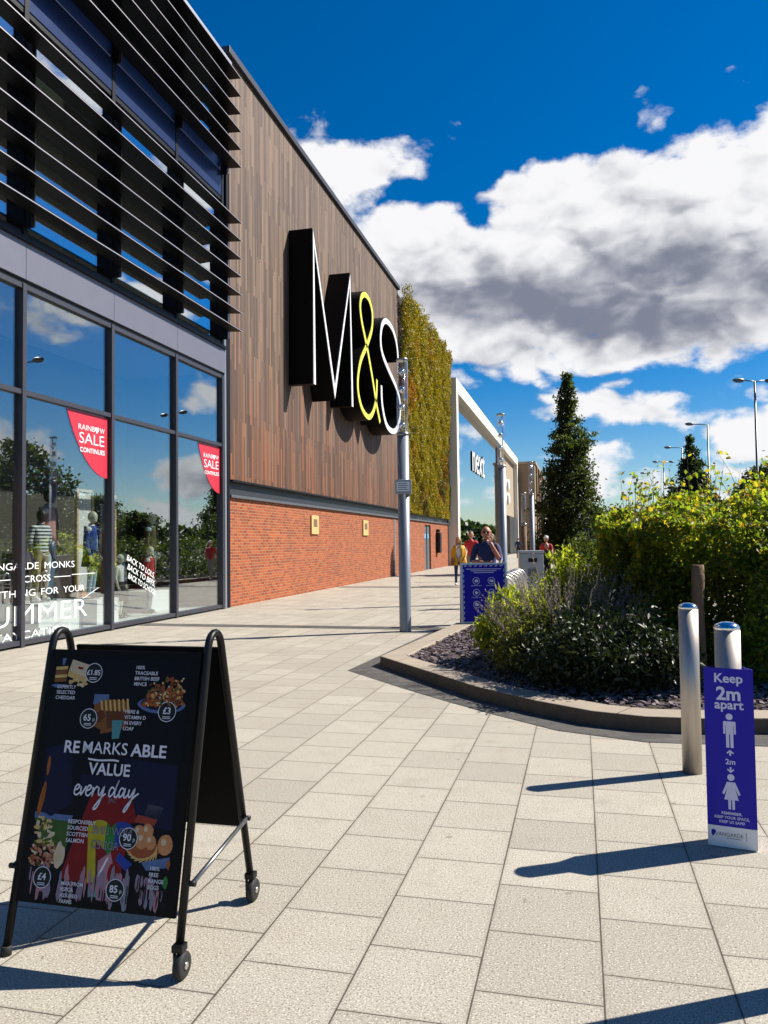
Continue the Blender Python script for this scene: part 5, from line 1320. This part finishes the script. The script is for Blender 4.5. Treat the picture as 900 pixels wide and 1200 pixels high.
def bag(side, m):
    def ex(t, h, J, H, hs, rot):
        mb = MB(); mb.box(side*.13*h-.05, side*.13*h+.05, .02*h, .02*h+.24, .42*h, .42*h+.24); b_ = mb.build('shoulder_bag', m, t, world=False, bevel=.025)
        MB().tube([(side*.13*h, .03*h, .42*h+.22), (side*.08*h, .065*h, .70*h), (-side*.05*h, .045*h, .825*h), (-side*.07*h, -.04*h, .80*h), (side*.05*h, -.07*h, .68*h), (side*.13*h, .05*h, .42*h+.23)], .008, 6).build('bag_strap', m, t, world=False)
    return ex
FACE_CAM = math.pi
walk = dict(rknee=(.056, .055, .29), rankle=(.058, .085, .055), rtoe=(.064, .17, .04), lknee=(-.056, -.02, .285), lankle=(-.058, -.115, .07), ltoe=(-.064, -.04, .018), relb=(.135, -.06, .64), rwri=(.135, .0, .50), rhand=(.132, .012, .455), lelb=(-.135, .03, .64), lwri=(-.12, .10, .55), lhand=(-.11, .135, .53))
figure('person', 'person in bright yellow coat and dark jeans walking with brown shoulder bag', 'person', (-4.05, 26.8, .004), FACE_CAM+.15, 1.70, dict(top='cloth_white', sleeve='cloth_yellow', forearm='cloth_yellow', bottom='cloth_denim', shin='cloth_denim', shoe='shoe_white', neck='skin'),
       walk, hair=('hair_blonde', 'long'), extra=both(skirt('coat', 'cloth_yellow',   .82, .42, .10, .075, .165, .12, True), bag(1, 'bag_leather')))
figure('person', 'person in plain red top walking behind the yellow coat', 'person', (-3.72, 27.6, .004), FACE_CAM+.1, 1.90, dict(top='cloth_red', sleeve='cloth_red', forearm='skin', bottom='cloth_grey', shin='cloth_grey', shoe='shoe_black', neck='skin'), walk, hair=('hair_brown', 'short'))
figure('person', 'bald person in navy polo shirt and glasses, hand raised to chin', 'person', (-1.68, 14.55, .004), FACE_CAM+.18, 1.80, dict(top='cloth_navy', sleeve='cloth_navy', forearm='skin_ruddy', skin='skin_ruddy', bottom='cloth_denim', shin='cloth_denim', shoe='shoe_black', neck='skin_ruddy'),
       dict(relb=(.150, .020, .635), rwri=(.030, .135, .620), rhand=(-.015, .140, .625), lelb=(-.125, .085, .650), lwri=(-.052, .128, .785), lhand=(-.030, .108, .832), rsh=(.108, 0, .80), lsh=(-.108, .01, .80)), wide=1.14, extra=shades, turn=-.1)
figure('person', 'person in lilac top standing partly hidden behind the man in navy', 'person', (-1.98, 18.1, .004), FACE_CAM-.1, 1.70, dict(top='cloth_lilac', sleeve='cloth_lilac', forearm='skin', bottom='cloth_navy', shin='cloth_navy', shoe='shoe_white', neck='skin'), walk, hair=('hair_brown', 'long'))
figure('person', 'distant person in dark navy clothes walking away along the shops', 'person', (-5.35, 70.8, .004), .2, 1.85, dict(top='cloth_navy', sleeve='cloth_navy', forearm='cloth_navy', bottom='cloth_black', shin='cloth_black', shoe='shoe_black', neck='skin'), walk, hair=('hair_brown', 'short'))
figure('person', 'distant person in grey clothes and pale cap near the light column', 'person', (-4.7, 71.5, .004), .2, 1.75, dict(top='cloth_grey', sleeve='cloth_grey', forearm='skin', bottom='cloth_khaki', shin='cloth_khaki', shoe='shoe_black', neck='skin'), walk, hair=('cloth_white', 'hat'))
figure('person', 'distant person in white top between the light columns', 'person', (-4.5, 78, .004), FACE_CAM, 1.72, dict(top='cloth_white', sleeve='cloth_white', forearm='skin', bottom='cloth_denim', shin='cloth_denim', shoe='shoe_white', neck='skin'), walk, hair=('hair_brown', 'long'))
figure('person', 'distant person in red top and pale cap beside the conical tree', 'person', (-1.25, 30.6, .004), FACE_CAM, 1.72, dict(top='cloth_red', sleeve='cloth_red', forearm='skin', bottom='cloth_grey', shin='cloth_grey', shoe='shoe_black', neck='skin'), walk, hair=('cloth_white', 'hat'))
figure('person', 'person in black clothes and white hair nearest the tall conical tree', 'person', (-1.12, 27.6, .004), FACE_CAM+.4, 1.44, dict(top='cloth_black', sleeve='cloth_black', forearm='cloth_black', bottom='cloth_black', shin='cloth_black', shoe='shoe_black', neck='skin'), walk, hair=('hair_grey', 'short'))

# ---------------------------------------------------------------- window display
IN = -math.pi/2       # facing the street (+x)
def plinth(label, x0, x1, y0, y1, z1, txt=None):
    t = thing('display_plinth', label, 'plinth', ((x0+x1)/2, (y0+y1)/2, .07), group='white display plinths')
    MB().box(x0, x1, y0, y1, .072, z1).build('block', 'white', t, bevel=.004)
    if txt:
        mb = MB()
        for k, s_ in enumerate(txt): put_text(mb, s_, (y0+y1)/2, z1-.12-k*.13, .10, lambda u, v, w_: (x1+.003, u, v))
        mb.build('lettering', 'door_grey', t)
    return t
plinth('low white display plinth under the two dark mannequins', -9.40, -8.62, 11.15, 12.35, .58)
plinth('white display plinth with grey lettering under blue blazer mannequin', -9.35, -8.62, 12.75, 13.45, .53, ['TO', 'TO'])
plinth('white display plinth at right behind red cardigan mannequin', -9.60, -9.05, 15.35, 16.15, .52)
def dummy(label, x, y, z, h, sk, outfit, **kw):
    o = dict(skin=sk, neck=sk); o.update(outfit)
    return figure('mannequin', label, 'mannequin', (x, y, z), IN+kw.pop('rot', 0.), h, o, face=False, base='steel_dark', group='mannequins in the shop window', **kw)
dummy('tall dark adult mannequin in pink cardigan and pale jeans', -9.08, 11.98, .582, 1.98, 'dummy_dark', dict(top='cloth_white', sleeve='cloth_pink', forearm='cloth_pink', bottom='cloth_pale_blue', shin='cloth_pale_blue', shoe='shoe_black'), extra=skirt('cardigan', 'cloth_pink', .82, .52, .088, .068, .115, .085, True), rot=.3)
dummy('dark child mannequin in striped shirt and beige trousers', -8.88, 11.52, .582, 1.58, 'dummy_dark', dict(top='cloth_striped', sleeve='cloth_striped', forearm='dummy_dark', bottom='cloth_khaki', shin='cloth_khaki', shoe='shoe_white'), wide=1.06, rot=-.2)
dummy('cream child mannequin in blue blazer and dark skirt on lettered plinth', -9.0, 13.13, .532, 1.66, 'dummy_cream', dict(top='cloth_white', sleeve='cloth_blue', forearm='cloth_blue', bottom='dummy_cream', shin='cloth_pale_blue', shoe='shoe_black'), extra=both(skirt('blazer', 'cloth_blue', .82, .52, .088, .07, .105, .082, True), skirt('school_skirt', 'cloth_black', .56, .36, .08, .07, .12, .10)), rot=.25)
dummy('small cream child mannequin in white shirt, left of a pair', -8.95, 13.98, .072, 1.28, 'dummy_cream', dict(top='cloth_white', sleeve='cloth_white', forearm='dummy_cream', bottom='cloth_black', shin='dummy_cream', shoe='shoe_black'), extra=skirt('school_skirt', 'cloth_black', .57, .36, .085, .07, .12, .10), rot=.2)
dummy('small cream child mannequin in white shirt, right of a pair', -9.15, 14.42, .072, 1.30, 'dummy_cream', dict(top='cloth_white', sleeve='cloth_white', forearm='dummy_cream', bottom='cloth_black', shin='cloth_black', shoe='shoe_black'), rot=.5)
dummy('cream child mannequin in red cardigan standing on display floor', -8.98, 15.16, .072, 1.44, 'dummy_cream', dict(top='cloth_white', sleeve='cloth_red', forearm='cloth_red', bottom='cloth_grey', shin='cloth_grey', shoe='shoe_black'), extra=skirt('cardigan', 'cloth_red', .82, .53, .088, .07, .11, .085, True), rot=.3)
dummy('tall cream mannequin in olive jacket behind the red cardigan', -9.30, 15.78, .522, 1.72, 'dummy_cream', dict(top='cloth_pale_blue', sleeve='cloth_olive', forearm='cloth_olive', bottom='cloth_grey', shin='cloth_grey', shoe='shoe_black'), extra=skirt('jacket', 'cloth_olive', .82, .50, .092, .074, .11, .085, True), rot=.2)
for y0, y1, z1, x, m, lb in ((13.50, 14.05, 2.66, -9.60, 'light_wood', 'pale wooden display screen behind blue blazer mannequin'), (14.60, 14.82, 2.59, -9.58, 'light_wood', 'narrow pale wooden display screen beside the second mullion')):
    t = thing('display_screen', lb, 'display screen', (x, (y0+y1)/2, .07))
    for yy in (y0, y1-.05): MB().box(x-.025, x+.025, yy, yy+.05, .072, z1).build('upright', m, t)
    for zz in (.6, 1.5, z1-.06): MB().box(x-.02, x+.02, y0+.052, y1-.052, zz, zz+.05).build('rail', m, t)
    MB().box(x-.012, x-.004, y0+.052, y1-.052, .652, z1-.062).build('fabric_panel', 'cloth_white', t)
    MB().box(x-.002, x+.01, y0+.052, y1-.052, .072, .598).build('lower_panel', 'orange_print', t)
tp = thing('display_poster', 'tall tan printed display poster in the leftmost window', 'poster', (-8.9, 9.7, .07))
MB().box(-8.92, -8.90, 9.0, 10.08, .30, 2.75).build('printed_panel', 'tan_print', tp)
MB().box(-8.95, -8.88, 8.96, 9.0, .072, 2.8).build('upright', 'alu', tp); MB().box(-8.95, -8.88, 10.08, 10.12, .072, 2.8).build('upright', 'alu', tp)
mb = MB(); mb.prism(blob_poly(9.75, 1.95, .22, .30, 18, .05), .004, lambda u, v, w_: (-8.898+w_, u, v)); mb.prism(blob_poly(9.6, 1.2, .38, .42, 18, .08), .004, lambda u, v, w_: (-8.898+w_, u, v)); mb.build('printed_shapes', 'orange_print', tp)

# sale posters and vinyl lettering on the glass
fg = lambda u, v, w_: (XG-.0195+w_, u, v)
def sale(label, y0, y1, zt_, zb):
    t = thing('sale_poster', label, 'poster', (XG-.05, (y0+y1)/2, zb), group='red sale posters')
    H_ = zt_-zb; W = y1-y0
    pts = [(y0, zt_)]+[(y0+W*(1-math.cos(q)**.9)*1.0 if False else y0+W*(.02+.98*(q/1.45)**1.25), zt_-H_*math.sin(min(q*1.083, math.pi/2))**.95) for q in [1.45*k/14 for k in range(1, 15)]]+[(y1, zt_)]
    mb = MB(); mb.prism(pts, .004, lambda u, v, w_: (XG-.0205+w_, u, v)); pn_ = mb.build('red_panel', 'sale_red', t)
    mb = MB(); f_ = lambda u, v, w_: (XG-.0155+w_, u, v); c = y0+W*.60
    put_text(mb, 'RAINB', c-.155, zt_-.30, .135, f_, bold=-.004, width=.46); put_text(mb, 'W', c+.30, zt_-.30, .135, f_, bold=-.004)
    hp = [(c+.145+.062*math.sin(a_)**3, zt_-.255+.055*(13*math.cos(a_)-5*math.cos(2*a_)-2*math.cos(3*a_)-math.cos(4*a_))/13) for a_ in [2*math.pi*k/24 for k in range(24)]]
    mb.prism(hp[::-1], .0005, f_)
    put_text(mb, 'SALE', c, zt_-.53, .27, f_, bold=-.006, width=.72); put_text(mb, 'CONTINUES', c+.02, zt_-.68, .115, f_, bold=.012, width=.72)
    mb.build('lettering', 'vinyl_white', pn_)
sale('red rounded sale poster hung at top of the second window', 11.30, 12.46, 3.81, 2.72)
sale('red rounded sale poster hung at top of rightmost window', 15.92, 17.0, 3.81, 2.72)
sv = thing('window_lettering', 'large white greeting lettering across the two left display windows', 'lettering', (XG, 10.3, .12))
for txt, c, v, size, wd in (('VANGARDE MONKS', 10.47, 1.17, .15, 2.10), ('CROSS', 10.60, .97, .15, .62), ('EVERYTHING FOR YOUR', 10.47, .76, .15, 2.66), ('SUMMER', 10.55, .33, .44, 2.62), ('STAYCATION', 10.47, .12, .17, 1.9)):
    ws_ = txt.split(); gap_ = .13; unit = (wd-gap_*(len(ws_)-1))/sum(len(q_) for q_ in ws_); u_ = c-wd/2
    for q_ in ws_:
        mb = MB(); put_text(mb, q_, u_+len(q_)*unit/2, v, size, fg, width=len(q_)*unit, bold=-.006 if size > .3 else .0); mb.build('lettering_word', 'vinyl_white', sv); u_ += len(q_)*unit+gap_
for u0, u1, v in ((9.3, 10.0, 1.02), (11.0, 11.42, 1.02), (11.45, 12.1, 1.04), (9.2, 9.7, .60)): mb = MB(); mb.prism([(u0, v), (u1, v), (u1, v+.012), (u0, v+.012)], .0004, fg); mb.build('rule', 'vinyl_white', sv)
mb = MB(); mb.prism([(11.75, .62), (12.2, .78), (12.2, .792), (11.75, .632)], .0004, fg); mb.build('rule', 'vinyl_white', sv)
bv = thing('window_lettering', 'slanted white school slogan lettering on the third display window', 'lettering', (XG, 13.7, .8))
for k, txt in enumerate(('BACK TO LOLS,', 'BACK TO BFFS,', 'BACK TO SCHOOL')):
    mb = MB(); put_text(mb, txt, 13.62+.02*k-.05, 1.06-.17*k, .15, fg, bold=.01, rot=-.38, width=1.05); mb.build('lettering_line', 'vinyl_white', bv)
